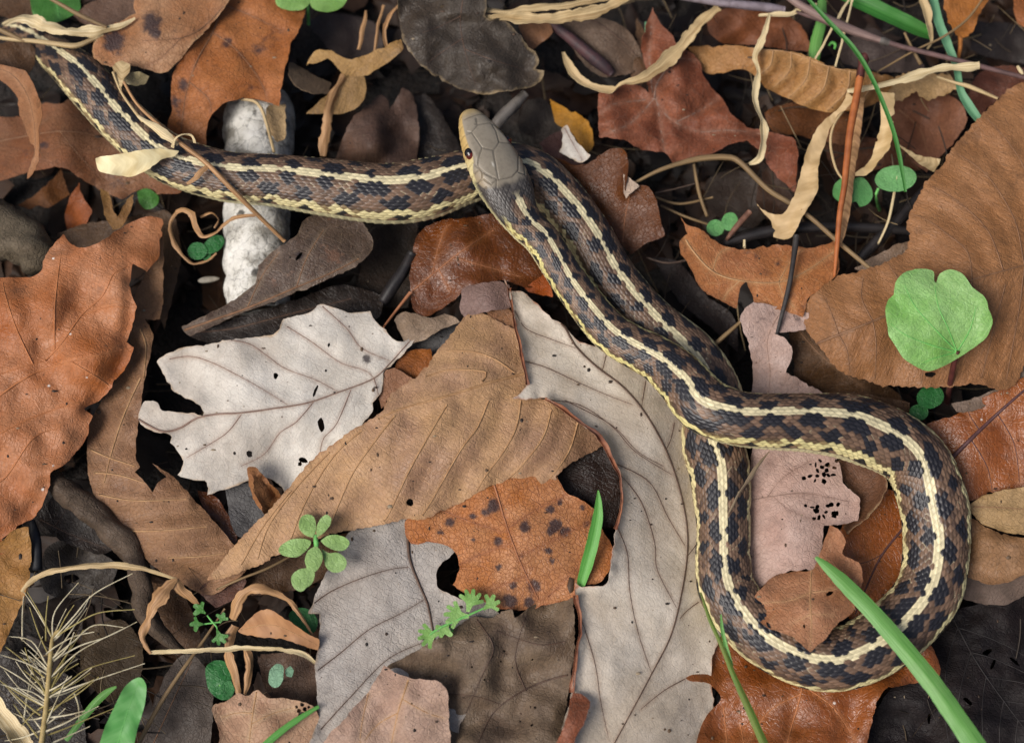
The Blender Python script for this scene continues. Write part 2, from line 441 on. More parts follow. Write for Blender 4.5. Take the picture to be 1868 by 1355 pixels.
    for s_ in spots: sp = np.maximum(sp, np.exp(-((X[:, 0] - s_[0]) ** 2 + (X[:, 1] - s_[1]) ** 2) / (s_[2] * 1.1) ** 2) * (s_[3] if len(s_) > 3 else 1))
    # leaf coordinates
    if mid is not None: a, b_ = mid[0, :2], mid[-1, :2]
    else:
        c0 = out[:, :2].mean(0); u_, s__, vt = np.linalg.svd(out[:, :2] - c0); a, b_ = c0, c0 + vt[0] * 100
    d = (b_ - a) / (np.hypot(*(b_ - a)) + 1e-9)
    u = (X - a) @ d; v = np.abs((X - a) @ np.array([-d[1], d[0]]))
    if mid is not None and len(mid) > 3: v = seg_dist(X[:, 0], X[:, 1], allv[0])
    uv = np.stack([u + v, u - v], 1) / 100
    nrm = np.cross(V[F[:, 1]] - V[F[:, 0]], V[F[:, 2]] - V[F[:, 0]])
    fl = nrm[:, 2] < 0; F[fl] = F[fl][:, ::-1]
    attrs = dict(vein=np.exp(-(dv / 4) ** 2), edge=np.exp(-(de / edgew) ** 2), spot=sp)
    parts = bool(len(allv)) or petiole is not None
    if parts and parent is None:
        root = empty(name, [V[:, 0].mean(), V[:, 1].mean(), V[:, 2].min()])
        mkobj('blade', V, F, mat, root, attrs=attrs, uv=uv, thick=thick)
        holder = root
    else:
        holder = root = mkobj(name, V, F, mat, parent, attrs=attrs, uv=uv, thick=thick)
        if parent is not None: root['_o'] = list(parent['_o'])
    if veinmat is not None and parts:
        first = None
        for i, vv in enumerate(allv):
            rr = mr if (i == 0 and mid is not None) else vr
            ins = inside(vv[:, 0], vv[:, 1], B) if len(vv) else []
            vv = vv[ins]
            if len(vv) < 3: continue
            tpr = np.linspace(1, .45, len(vv))
            zv = height(vv[:, 0], vv[:, 1]) + rr * .25
            tube('midrib' if (i == 0 and mid is not None) else 'side_vein', np.stack([vv[:, 0], vv[:, 1], zv, rr * tpr], 1), veinmat, holder, sides=5, step=8)
    if petiole is not None:
        tube('petiole', pts(petiole), veinmat or mat, holder, sides=7, step=6)
    if parent is None: tag(root, label, cat, group)
    LEAVES[label] = height; OUTL[label] = B
    return root

# ------------------------------------------------------------------ the ground and the litter under the leaves
def soilmat():
    m = bpy.data.materials.new('soil'); t, b, out, N, lk, mix, M, ramp = nodes(m)
    tc = N('ShaderNodeTexCoord')
    n = N('ShaderNodeTexNoise'); n.inputs['Scale'].default_value = 90; n.inputs['Detail'].default_value = 6; n.inputs['Roughness'].default_value = .7
    lk(tc.outputs['Object'], n.inputs['Vector'])
    n2 = N('ShaderNodeTexNoise'); n2.inputs['Scale'].default_value = 700; n2.inputs['Detail'].default_value = 4; lk(tc.outputs['Object'], n2.inputs['Vector'])
    col = mix(ramp(n.outputs['Fac'], .35, .7), lin('#120e0b'), lin('#241b15'))
    col = mix(ramp(n2.outputs['Fac'], .55, .75, 0, .6), col, lin('#3a2d22'))
    lk(col, b.inputs['Base Color']); b.inputs['Roughness'].default_value = .8
    bp = N('ShaderNodeBump'); bp.inputs['Distance'].default_value = .002; bp.inputs['Strength'].default_value = .8
    lk(n2.outputs['Fac'], bp.inputs['Height']); lk(bp.outputs[0], b.inputs['Normal'])
    return m

def ground():
    t = np.linspace(-1, 1, 221); ax = np.sign(t) * (np.abs(t) * .25 + np.maximum(np.abs(t) - .8, 0) ** 3 * 2500)
    gx, gy = np.meshgrid(ax, ax); n = len(ax)
    z = S * (16 * fbm(gx / S / 60, gy / S / 60, 3, 4) - 125); z = np.where((abs(gx) < .4) & (abs(gy) < .4), z, -125 * S)
    V = np.stack([gx.ravel(), gy.ravel(), z.ravel()], 1)
    i = np.arange(n * n).reshape(n, n); F = np.stack([i[:-1, :-1].ravel(), i[:-1, 1:].ravel(), i[1:, 1:].ravel(), i[1:, :-1].ravel()], 1)
    o = mkobj('ground', V, F, soilmat(), origin=(0, 0, 0)); o['kind'] = 'structure'
    o['label'] = 'dark damp soil under the leaf litter'
ground()

def vcolmat(name, rough=.6, bump=.3, scale=500, spec=.35, var=.5):
    m = bpy.data.materials.new(name); t, b, out, N, lk, mix, M, ramp = nodes(m)
    a = N('ShaderNodeAttribute', attribute_name='Col'); tc = N('ShaderNodeTexCoord')
    n = N('ShaderNodeTexNoise'); n.inputs['Scale'].default_value = scale; n.inputs['Detail'].default_value = 4; lk(tc.outputs['Object'], n.inputs['Vector'])
    col = mix(ramp(n.outputs['Fac'], .3, .7, 0, var), a.outputs['Color'], mix(1.0, a.outputs['Color'], (.45, .42, .4), 'MULTIPLY'))
    lk(col, b.inputs['Base Color']); b.inputs['Roughness'].default_value = rough; b.inputs['Specular IOR Level'].default_value = spec
    bp = N('ShaderNodeBump'); bp.inputs['Strength'].default_value = bump; bp.inputs['Distance'].default_value = .0005
    lk(n.outputs['Fac'], bp.inputs['Height']); lk(bp.outputs[0], b.inputs['Normal'])
    return m

def litter(name, label, cat, N_, box, size, zr, palette, seed, keep=None, tilt=.25):
    """uncountable leaf scraps as one mesh"""
    r = np.random.default_rng(seed); V = []; F = []; C = []; k = 0; done = 0
    while done < N_:
        x = r.uniform(box[0], box[2]); y = r.uniform(box[1], box[3])
        if keep and not keep(x, y): continue
        done += 1
        L = r.uniform(*size); wd = L * r.uniform(.35, .8); a = r.uniform(0, 6.28); n = 18; z = r.uniform(*zr)
        ang = np.arange(n) / n * 6.283; prof = .5 * (1 + .2 * r.normal(size=n) + .18 * np.sin(ang * r.integers(2, 5) + r.uniform(0, 6)))
        X = np.cos(ang) * L * prof; Y = np.sin(ang) * wd * prof * (1 - .35 * np.cos(ang))
        X = np.concatenate([[0], X * .5, X]); Y = np.concatenate([[0], Y * .5, Y])
        tx, ty = r.normal(0, tilt, 2); cv = r.uniform(-.6, .9) / L
        Z = z + np.clip(tx * X + ty * Y, -16, 22) + cv * (Y ** 2) * .8 + r.normal(0, 3.0, 2 * n + 1)
        px = x + X * math.cos(a) - Y * math.sin(a); py = y + X * math.sin(a) + Y * math.cos(a)
        V.append(W(px, py, np.maximum(Z, -124)))
        c = np.array(lin(palette[r.integers(len(palette))])) * r.uniform(.6, 1.25)
        C.append(np.repeat(c[None], 2 * n + 1, 0) * r.uniform(.8, 1.2, (2 * n + 1, 1)))
        for i in range(n):
            j = (i + 1) % n
            F.append((k, k + 1 + i, k + 1 + j)); F.append((k + 1 + i, k + 1 + n + i, k + 1 + n + j, k + 1 + j))
        k += 2 * n + 1
    o = mkobj(name, np.vstack(V), F, vcolmat('litter'), origin=(0, 0, 0), col=np.vstack(C), thick=1.2)
    o['kind'] = 'stuff'; tag(o, label, cat)
    return o

inframe = lambda x, y: -30 < x < 1900 and -30 < y < 1390
litter('leaf_scraps', 'dark rotting leaf scraps covering the soil between the leaves', 'leaf litter', 900, (-60, -60, 1930, 1415), (40, 130), (-120, -85),
       ['#26180f', '#352213', '#1f140d', '#3d2614', '#190f0a', '#2d1c10'], 11)
litter('leaf_litter', 'brown fallen leaves spread over the ground around the snake', "leaf litter", 1300, (-1100, -1000, 2970, 2400), (130, 270), (-95, 30),
       ['#6e4a31', '#8a5a38', '#54392a', '#9a8672', '#7a5138', '#3d2c22', '#a3927f'], 5, keep=lambda x, y: not (-135 < x < 2003 and -135 < y < 1490), tilt=.12)

def debris():
    """thin broken straws and rootlets lying in the gaps"""
    r = np.random.default_rng(21); V = []; F = []; C = []; k = 0
    pal = ['#4d4132', '#75644b', '#2a231c', '#3a3027', '#8a7656']
    for i in range(800):
        x = r.uniform(-40, 1910); y = r.uniform(-40, 1400); hi = i > 640
        if hi: x, y = ((r.uniform(1180, 1880), r.uniform(-20, 460)) if i % 4 else (r.uniform(-20, 420), r.uniform(1000, 1380)))
        a = r.uniform(0, 6.28); L = r.uniform(25, 130); rd = r.uniform(.7, 1.9); n = 5
        tt = np.linspace(-.5, .5, n); bend = r.normal(0, .25)
        px = x + L * (tt * math.cos(a) - bend * tt ** 2 * math.sin(a)); py = y + L * (tt * math.sin(a) + bend * tt ** 2 * math.cos(a))
        pz = (r.uniform(-20, 62) if hi else r.uniform(-105, 2)) + tt * r.normal(0, 18); pz = np.maximum(pz, -118)
        c = W(px, py, pz); d = np.array([-math.sin(a), math.cos(a), 0]) * rd * S; u = np.array([0, 0, rd * S])
        for q in range(n): V += [c[q] + d, c[q] + u, c[q] - d, c[q] - u]
        for q in range(n - 1):
            for j in range(4): F.append((k + q * 4 + j, k + q * 4 + (j + 1) % 4, k + q * 4 + 4 + (j + 1) % 4, k + q * 4 + 4 + j))
        C.append(np.repeat(np.array(lin(pal[r.integers(5)]))[None] * r.uniform(.6, 1.2), n * 4, 0)); k += n * 4
    o = mkobj('plant_debris', V, F, vcolmat('debris'), origin=(0, 0, 0), col=np.vstack(C)); o['kind'] = 'stuff'
    tag(o, 'thin broken straws and rootlets lying in the dark gaps', 'plant debris')
debris()

# ------------------------------------------------------------------ the snake
SN = pts('''851,201,0,186,-.42 870,239,36,186,-.42 896,289,46,184,-.42 921,339,47,178,-.42 941,382,43,172,-.45 962,412,36,164,-.45 990,440,33,158,-.45
1042,518,33,142,-.2 1105,598,36,126,-.24 1150,630,38,126,-.22 1200,656,41,130,-.2 1243,692,47,140,-.15 1280,735,51,152,-.1 1318,755,50,158,-.25 1360,766,49,158,-.37 1420,770,51,150,-.45 1475,772,53,140,-.46
1566,784,60,112,-.4 1660,830,58,86,-.23 1702,915,60,70,0 1707,1008,57,63,-.1 1688,1090,56,62,0 1606,1170,56,62,0 1505,1203,54,62,0 1398,1160,53,62,0
1330,1085,50,62,.15 1319,1020,48,62,.05 1320,960,47,62,0 1312,858,54,54,.1 1295,795,54,47,.1 1306,735,51,47,.12 1266,657,49,55,.18 1179,584,48,68,.42 1113,507,48,80,.45
1070,433,48,88,.48 1030,378,48,94,.46 976,323,48,98,.42 920,308,49,100,.45 855,322,50,102,.5 775,346,57,106,.46 700,354,56,110,.5 600,343,54,112,.5
500,330,49,112,.5 410,322,47,110,.43 305,288,46,106,.2 227,225,45,104,.25 170,165,44,100,.32 148,140,43,96,.3 126,120,39,84,.3 104,102,35,62,.25 82,84,31,38,.2 60,66,26,16,.1 36,52,19,0,0 10,45,10,-12,0''')

def snake():
    P = SN.copy(); P[0, 2] = 1
    Q = spline(P, 1.0); s = np.concatenate([[0], np.cumsum(np.hypot(*np.diff(Q[:, :2], axis=0).T))])
    st_ = np.concatenate([np.array([0, .7, 1.8, 3.2, 5.]), np.arange(6.5, 230, 1.5), np.arange(230, s[-1], 2.1)])
    A = np.stack([np.interp(st_, s, Q[:, k]) for k in range(5)], 1)
    s = st_; n = len(s)
    # smooth the centre line
    for _ in range(14):
        B = A.copy(); B[1:-1] = .25 * A[:-2] + .5 * A[1:-1] + .25 * A[2:]; B[:3] = A[:3]; A = B
    ht = pts('0,1.5 .7,5 1.8,8.5 3.2,12 5,15 9,19.5 14,23 25,29 45,37 75,45.5 100,49.5 130,52 155,51 180,46.5 205,40 230,35 255,33.3 280,33')
    r = np.where(s < 270, np.interp(s, ht[:, 0], ht[:, 1]), A[:, 2])
    C = W(A[:, 0], A[:, 1], A[:, 3]); R = r * WS(A[:, 3])
    T = np.gradient(C, axis=0); T /= np.linalg.norm(T, axis=1)[:, None]
    Vw = CAM - C; Vw /= np.linalg.norm(Vw, axis=1)[:, None]
    d0 = Vw - T * (Vw * T).sum(1)[:, None]; d0 /= np.linalg.norm(d0, axis=1)[:, None]
    rt = np.cross(T, d0); ph = np.arcsin(np.clip(A[:, 4], -.9, .9))[:, None]
    for _ in range(20): ph[1:-1] = .25 * ph[:-2] + .5 * ph[1:-1] + .25 * ph[2:]
    dor = np.cos(ph) * d0 + np.sin(ph) * rt; sid = np.cross(T, dor)
    thd = np.concatenate([np.arange(-99, 99.1, 1.5), np.arange(105, 256, 7.5)]); m = len(thd)
    tw = np.where(thd > 180, thd - 360, thd)                     # -180..180, 0 = spine
    TH, SS = np.meshgrid(np.radians(tw), s); THd = np.degrees(TH)
    # lattice of scales
    tau = np.concatenate([[0], np.cumsum(np.diff(s) / (np.maximum(r[1:], 14) * .26))]); TA = np.repeat(tau[:, None], m, 1)
    dth = 7.0; q = THd / dth
    best = np.full(q.shape, 9.); sec = np.full(q.shape, 9.); kk = np.zeros(q.shape); jj = np.zeros(q.shape); du = np.zeros(q.shape); dv = np.zeros(q.shape)
    for dk in (-1, 0, 1):
        k = np.round(q) + dk; o = .5 * (np.abs(k) % 2); j0 = np.round(TA - o)
        for dj in (-1, 0, 1):
            j = j0 + dj; a = q - k; b = (TA - j - o); d = (np.abs(a) ** 1.3 + np.abs(b * 1.65) ** 1.3) ** (1 / 1.3)
            better = d < best
            sec = np.where(better, best, np.minimum(sec, d)); best = np.where(better, d, best)
            kk = np.where(better, k, kk); jj = np.where(better, j + o, jj); du = np.where(better, b, du); dv = np.where(better, a, dv)
    edge = sec - best; gro = sstep(0, .3, edge)
    belly = sstep(87, 93, np.abs(THd)); ak = np.abs(kk)
    rnd = _hash(kk + 50, np.round(jj * 2), 5); rnd2 = _hash(kk + 50, np.round(jj * 2), 9)
    # colours, one per scale
    def c_(h): return np.array(lin(h))
    shp = q.shape
    per = 5.2; spn = .42 * vnoise(jj / 7, kk * 0 + np.sign(kk) * 3.3, 2) + .10 * (rnd - .5)
    msz = .24 * vnoise(jj / per + .5, np.sign(kk) * 2.2 + (ak > 4) * 9.1, 6)
    f1 = (jj / per + spn) % 1; f2 = (jj / per + .5 + spn) % 1
    w1 = np.where((ak == 2) | (ak == 3), .28, np.where(ak == 1, .24, .18)) + .1 * (rnd2 - .5) + msz; w2 = np.where((ak == 6) | (ak == 7), .25, .17) + .1 * (rnd2 - .5) + msz
    blk = ((ak >= 1) & (ak <= 4) & (np.abs(f1 - .5) < w1)) | ((ak >= 5) & (ak <= 8) & (np.abs(f2 - .5) < w2))
    col = c_('#705846') * (.68 + .58 * rnd[..., None]) * np.where((rnd2 > .85)[..., None], 1.18, 1)
    col = np.where((rnd2 < .1)[..., None], c_('#4e3c31'), col)
    col = np.where(blk[..., None], c_('#222126') * (.85 + .35 * rnd2[..., None]), col)
    swd = .95 + .30 * np.cos((TA / per + .5) * 2 * math.pi) + .45 * vnoise(TA * 1.1, TA * 0, 12) + .25 * (rnd - .5)
    stripe = (np.abs(q) < .5 + .25 * (rnd - .5)) | (ak == 0) | ((ak == 1) & ((np.abs(f1 - .5) > .25 + .36 * (rnd2 - .5)) | (rnd2 > .92)) & (np.abs(q) < 1.08))
    crm = c_('#ded1a8') * (.78 + .32 * rnd[..., None])
    col = np.where(stripe[..., None], crm, col)
    lat = (ak >= 9) & (ak <= 11) | ((ak == 12) & (np.abs(f2 - .5) > .2))
    lcol = np.where((rnd < .14)[..., None], c_('#8a7654'), c_('#d9cb97') * (.78 + .35 * rnd2[..., None]))
    col = np.where(lat[..., None], lcol, col)
    col = np.where((((ak == 9) & (np.abs(f1 - .5) < .2)) | ((ak == 9) & (rnd2 > .75)))[..., None], c_('#5c4a39'), col)
    col = np.where(((ak >= 11) & (np.abs(f2 - .5) < .13))[..., None], c_('#2b2a28'), col)
    bel = c_('#d2c99c') * (.85 + .2 * _hash(np.round(TA), np.round(TA) * 0, 3)[..., None])
    col = col * (1 - belly[..., None]) + bel * belly[..., None]
    gk = np.where(stripe, .7, np.where(lat, .6, .62))[..., None]
    col = col * (gk + (1 - gk) * gro[..., None])
    fl = (edge < .12) & (rnd2 > .86) & ~stripe & (ak < 9) & ~blk
    col = np.where(fl[..., None], c_('#a89a7d'), col)
    keel = np.exp(-(dv / .16) ** 2); col = col * (.88 + .26 * keel + .16 * np.clip(du, -.5, .5))[..., None]  # highlight along each keel and darker scale front painted into the colour
    # neck turns darker and greener on the flank stripe
    nk = sstep(1300, 300, SS)[..., None]
    col = np.where((lat & (ak < 13))[..., None], col * (1 - nk) + nk * col * np.array([1., 1.02, .80]), col)
    # head and nape
    hr0 = np.interp(s, [0, 30, 90, 150, 190, 240, 320], [.72, .66, .62, .62, .7, .84, .9])[:, None]
    ylat = r[:, None] * (np.sin(TH) * np.cos(ph) + hr0 * np.cos(TH) * np.sin(ph))
    gray = c_('#8d8476') * (1 + .12 * vnoise(SS / 22, ylat / 15, 4))[..., None]
    gray = gray * (1 - .12 * sstep(20, 110, SS)[..., None]) * np.array([1.0, .985, .95])
    nape = c_('#4d4844') * (.7 + .6 * rnd[..., None]) * (.4 + .6 * gro[..., None])
    sideh = sstep(50, 64, np.abs(THd))[..., None]
    lab = c_('#b79a62') * (1 - .0 * SS[..., None]); lab = lab * (1 - sstep(70, 110, SS)[..., None]) + c_('#cdbf8e') * sstep(70, 110, SS)[..., None]
    tan = c_('#ad9465')
    headc = gray * (1 - sstep(26, 3, SS)[..., None]) + tan * sstep(26, 3, SS)[..., None]
    temporal = c_('#8f8069'); tm = (sstep(100, 130, SS) * sstep(38, 55, np.abs(THd)))[..., None]
    headc = headc * (1 - tm) + temporal * tm
    sideh = sideh * (1 - .0 * tm)
    lstart = sstep(52 + 26 * 1, 60 + 26, np.abs(THd) + 26 * sstep(120, 90, SS))[..., None]
    headc = headc * (1 - lstart) + lab * lstart
    # plate seams of the head, in head coordinates
    a_ = np.array([.447, .894]); l_ = np.array([-.894, .447]); o_ = np.array([850., 201.])
    seams = ['225,205 300,165 380,130', '318,185 335,240', '320,237 350,242 430,215', '250,312 295,312 330,265 345,240', '430,215 470,290 495,390', '295,312 385,440',
             '385,440 465,455 495,390', '385,440 350,530 335,570', '495,390 580,385', '465,455 490,560 515,690', '350,530 330,600 400,650 510,695 600,672 645,612 648,440',
             '300,585 370,640 360,705', '370,640 460,682', '380,702 450,740 505,690', '645,628 705,640', '300,312 250,330', '440,225 520,262 570,330', '500,690 490,800', '700,640 690,520']
    ds_ = np.full(shp, 99.)
    hm = s < 215
    for q_ in seams:
        p = pts(q_) / 4.517 + np.array([800, 180]) - o_; p = np.stack([p @ a_, p @ l_], 1)
        ds_[hm] = np.minimum(ds_[hm], seg_dist(SS[hm], ylat[hm], p))
    for i in range(9):                                            # labial seams on both sides of the mouth
        for sg in (-1, 1):
            p = np.array([[14 + i * 17, 58], [17 + i * 17, 104]]); p_s = seg_dist(SS[hm], sg * THd[hm], p * np.array([1, 1]))
            ds_[hm] = np.minimum(ds_[hm], p_s)
    mouth = np.where(hm[:, None], np.abs(np.abs(THd) - (104 - 6 * sstep(90, 150, SS))) * .8, 99)
    ds_ = np.minimum(ds_, np.where(SS < 150, mouth, 99))
    seam = np.exp(-(ds_ / 1.05) ** 2) * sstep(205, 160, SS) * (np.abs(THd) < 112)
    headc = headc * (1 - .45 * seam[..., None])
    pin = np.exp(-(((SS - 118) / 4) ** 2 + ((ylat + 1.5) / 1.5) ** 2))[..., None]; headc = headc * (1 - pin) + c_('#c9c5b8') * pin
    # back edge of the head plates is not straight
    hb = 143 + 16 * np.cos(TH * 1.0) + 5 * vnoise(THd / 9, THd * 0, 8) - 16 * sstep(60, 90, np.abs(THd))
    mh = sstep(-5, 7, SS - hb)[..., None]
    mn = sstep(-14, 12, SS - (188 + 26 * sstep(8, 40, np.abs(THd)) - 10 * sstep(75, 90, np.abs(THd)) ))[..., None]
    throat = sstep(84, 100, np.abs(THd))[..., None]
    nape = nape * (1 - throat) + c_('#b9b286') * throat
    col = np.where(SS[..., None] < 260, headc * (1 - mh) + mh * (nape * (1 - mn) + col * mn), col)
    # cross-section
    hr = np.interp(s, [0, 30, 90, 150, 190, 240, 320], [.72, .66, .62, .62, .7, .84, .9])[:, None]
    ex = np.interp(s, [0, 40, 150, 240], [2.3, 2.5, 2.5, 2.05])[:, None]
    sx = np.sign(np.sin(TH)) * np.abs(np.sin(TH)) ** (2 / ex); cx = np.sign(np.cos(TH)) * np.abs(np.cos(TH)) ** (2 / ex)
    bigscale = sstep(150, 175, SS)
    hgt = bigscale * ((.022 * gro + .022 * np.clip(du, -.6, .6)) * np.where(stripe, .6, 1) + .016 * np.exp(-(dv / .16) ** 2) * (ak < 12)) * (1 - belly) + belly * .03 * (TA % 1)
    hgt = hgt - .05 * seam * (1 - bigscale) * sstep(0, 12, SS)
    # eye sockets, brow
    for sg in (-1, 1):
        eye = np.exp(-(((SS - 83) / 12) ** 2 + ((sg * THd - 70) / 17) ** 2)); hgt = hgt - .05 * eye
        brow = np.exp(-(((SS - 80) / 18) ** 2 + ((sg * THd - 42) / 10) ** 2)); hgt = hgt + .05 * brow
    k_ = 1 + hgt
    V = C[:, None] + sid[:, None] * (R[:, None] * sx * k_)[..., None] + dor[:, None] * (R[:, None] * hr * cx * k_)[..., None]
    idx = np.arange(n * m).reshape(n, m); nx = np.roll(idx, -1, 1)
    F = np.stack([idx[:-1].ravel(), nx[:-1].ravel(), nx[1:].ravel(), idx[1:].ravel()], 1)
    V = V.reshape(-1, 3); col = np.clip(col.reshape(-1, 3), 0, 1)
    c0 = len(V); V = np.vstack([V, C[0] - T[0] * R[0] * .6, C[-1] + T[-1] * R[-1]]); col = np.vstack([col, col[:1], col[c0 - 1:c0]])
    Fl = F.tolist() + [[c0, int(nx[0, j]), int(idx[0, j])] for j in range(m)] + [[c0 + 1, int(idx[-1, j]), int(nx[-1, j])] for j in range(m)]
    mt = bpy.data.materials.new('snake_skin'); t, b, out, N, lk, mix, M, ramp = nodes(mt)
    at = N('ShaderNodeAttribute', attribute_name='Col'); tc = N('ShaderNodeTexCoord')
    nz = N('ShaderNodeTexNoise'); nz.inputs['Scale'].default_value = 900; nz.inputs['Detail'].default_value = 3; lk(tc.outputs['Object'], nz.inputs['Vector'])
    lk(mix(ramp(nz.outputs['Fac'], .4, .75, 0, .35), at.outputs['Color'], mix(1.0, at.outputs['Color'], (.6, .57, .55), 'MULTIPLY')), b.inputs['Base Color'])
    b.inputs['Roughness'].default_value = .42; b.inputs['Specular IOR Level'].default_value = .45
    root = empty('snake', [C[600][0], C[600][1], 0.0])
    tag(root, 'coiled brown and black checkered snake with cream stripe down its back', 'snake')
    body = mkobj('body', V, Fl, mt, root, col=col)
    # eyes
    i = int(np.argmin(abs(s - 83)))
    em = bpy.data.materials.new('eye'); t, b, out, N, lk, mix, M, ramp = nodes(em)
    ge = N('ShaderNodeTexCoord'); nz = N('ShaderNodeTexNoise'); nz.inputs['Scale'].default_value = 900; lk(ge.outputs['Object'], nz.inputs['Vector'])
    lk(mix(ramp(nz.outputs['Fac'], .4, .6), lin('#3d110b'), lin('#5e1d12')), b.inputs['Base Color']); b.inputs['Roughness'].default_value = .12
    pm = bpy.data.materials.new('pupil'); t, b, out, N, lk, mix, M, ramp = nodes(pm)
    b.inputs['Base Color'].default_value = (.006, .006, .008, 1); b.inputs['Roughness'].default_value = .08
    for sg in (-1, 1):
        a = math.radians(70) * sg
        nrm = sid[i] * math.sin(a) + dor[i] * math.cos(a) * .75; nrm /= np.linalg.norm(nrm)
        c = C[i] + sid[i] * R[i] * .84 * sg + dor[i] * R[i] * hr[i] * .38 + nrm * R[i] * .0
        u = T[i]; v = np.cross(nrm, u); v /= np.linalg.norm(v); rad = 9.6 * S
        def ball(name, rad, par, lo=0, mat=em, off=0.0, sxx=1.0):
            VV = []; FF = []; K = 14; J = 9
            for p in range(J + 1):
                f = lo + (math.pi * .5 - lo) * p / J if lo else -math.pi / 2 + math.pi * p / J
                for g in range(K):
                    g_ = g / K * 6.2832
                    VV.append(c + u * off + (u * math.cos(g_) * math.cos(f) * sxx + v * math.sin(g_) * math.cos(f) + nrm * math.sin(f)) * rad)
            for p in range(J):
                for g in range(K): FF.append((p * K + g, p * K + (g + 1) % K, (p + 1) * K + (g + 1) % K, (p + 1) * K + g))
            return mkobj(name, VV, FF, mat, par)
        e = ball('eye', rad, root, sxx=1.1); e['_o'] = list(root['_o'])
        e['label'] = 'round dark eye with a red brown iris'
        ball('pupil', rad * 1.03, e, lo=math.radians(13), mat=pm, off=-rad * .26, sxx=1.1)
    return root
snake()

# ------------------------------------------------------------------ leaf colours
ORANGE = leafmat('#9a5c36', '#a8785a', vein='#b5764c', edge='#9a5c38', net=.12, streak=.3, specks=.8, rough=.52, big=40)
OAK = leafmat('#8f5630', '#a06a44', vein='#6b4026', net=.35, streak=.15, rough=.6)
TAN = leafmat('#a3825f', '#b3926e', vein='#8c6a48', net=.3, streak=.15, rough=.65)
BROWN = leafmat('#7d5a42', '#8f6547', vein='#a47a58', net=.2, streak=.35, rough=.62)
RIBBED = leafmat('#a98765', '#957660', vein='#b58e66', edge='#8a6244', net=.15, streak=.5, rough=.6)
SILVER = leafmat('#cfc8bd', '#bab2a6', vein='#8d7566', edge='#a88c6c', net=.10, netc='#94877c', streak=.12, rough=.7, bump=.2, mott=.2, blotch=.10, blotchc='#8a7a68', sat=1.)
PALE = leafmat('#cbc0b1', '#b8ab99', vein='#8c7461', edge='#9a5a38', net=.08, netc='#8f7f70', streak=.15, rough=.66, bump=.2, mott=.25, blotch=.12, blotchc='#8f7c66', sat=1.)
GREY = leafmat('#aca49c', '#9a9188', vein='#6b5a50', edge='#9c8874', net=.1, streak=.15, rough=.68, mott=.3, blotch=.12, blotchc='#6e6254', sat=1.)
SPOTTED = leafmat('#9c6034', '#ad7c58', vein='#7a4526', edge='#8c4f2b', net=.45, netc='#6a3a1f', streak=0, rough=.55, fine=900, bump=.4, blotch=.2)
UMBER = leafmat('#5d4d40', '#70604f', vein='#54463b', net=.25, streak=.25, rough=.6, mott=.6, blotch=.35)
PINKISH = leafmat('#94796a', '#a38a7a', vein='#b09276', net=.2, streak=.2, rough=.62, mott=.5)
BARKY = leafmat('#483c34', '#58483e', vein='#7c6a58', edge='#6d5c4a', net=.3, streak=.4, rough=.55, blotch=.4, blotchc='#7a5540', mott=.6)
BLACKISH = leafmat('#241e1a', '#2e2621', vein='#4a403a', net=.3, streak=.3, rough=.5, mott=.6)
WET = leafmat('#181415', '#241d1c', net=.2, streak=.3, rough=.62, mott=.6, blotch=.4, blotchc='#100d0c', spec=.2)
SLATE = leafmat('#332c25', '#40372e', vein='#3c342f', edge='#8a7657', net=.25, streak=.3, rough=.55, mott=.6)
RUSSET = leafmat('#56311b', '#673b21', vein='#8f5c38', net=.2, streak=.25, rough=.4, mott=.5, spec=.5)
REDBROWN = leafmat('#6c3d2b', '#82503a', vein='#7d5a48', edge='#7a4a36', net=.45, streak=.15, rough=.62, mott=.6, blotch=.25, blotchc='#4a2a1e')
GLOSSY = leafmat('#7d4727', '#8c5532', vein='#a87048', net=.2, streak=.2, rough=.36, mott=.5, spec=.55, specks=.6, blotch=.3, blotchc='#4a2815')
CHESTNUT = leafmat('#80593a', '#90694a', vein='#6e4c30', edge='#7d5636', net=.12, streak=.75, rough=.6, mott=.35)
MAUVE = leafmat('#a98c80', '#b8a095', vein='#8b7064', net=.12, streak=.25, rough=.62, mott=.35, blotch=.15, blotchc='#7a5c48')
OCHRE = leafmat('#a4742f', '#8f6a35', net=.2, streak=.2, rough=.6, mott=.5, blotch=.4, blotchc='#4a3320')
TANLOBE = leafmat('#8f7450', '#a08563', vein='#6e5638', edge='#8a6a40', net=.25, streak=.3, rough=.62, mott=.5)
SHADEBR = leafmat('#46311f', '#543c28', vein='#7d6048', net=.25, streak=.3, rough=.6, mott=.5)  # brown darkened for leaves in the gaps: shade put into the colour
GREEN = leafmat('#76a24e', '#8fb868', vein='#8fbe7c', net=.12, streak=.15, rough=.45, bump=.25, transl=.2, mott=.25, netc='#4f8a40', blotch=0, sat=1.)
GREEN2 = leafmat('#447c32', '#588e44', vein='#66a05a', net=.15, streak=.2, rough=.42, bump=.25, transl=.2, mott=.3, blotch=0, sat=1.)
PALEGREEN = leafmat('#88ad5c', '#9dbf78', net=.1, streak=.2, rough=.5, transl=.2, mott=.25, blotch=0, sat=1.)
STRAW = plainmat('#cbb387', '#8f744c', stretch=(14, .8, 1), rough=.55)
STRAWP = plainmat('#dccba3', '#ab9163', stretch=(14, .8, 1), rough=.55)
STRAWB = plainmat('#b98f63', '#7d5a3a', stretch=(12, .8, 1), rough=.55)
STRAWD = plainmat('#8c7350', '#6a553a', stretch=(12, .8, 1), rough=.6)
BLADE = plainmat('#58923f', '#7dae62', stretch=(16, .5, 1), rough=.42, transl=.2)
BLADED = plainmat('#326e2a', '#4c8a3c', stretch=(16, .5, 1), rough=.42, transl=.2)
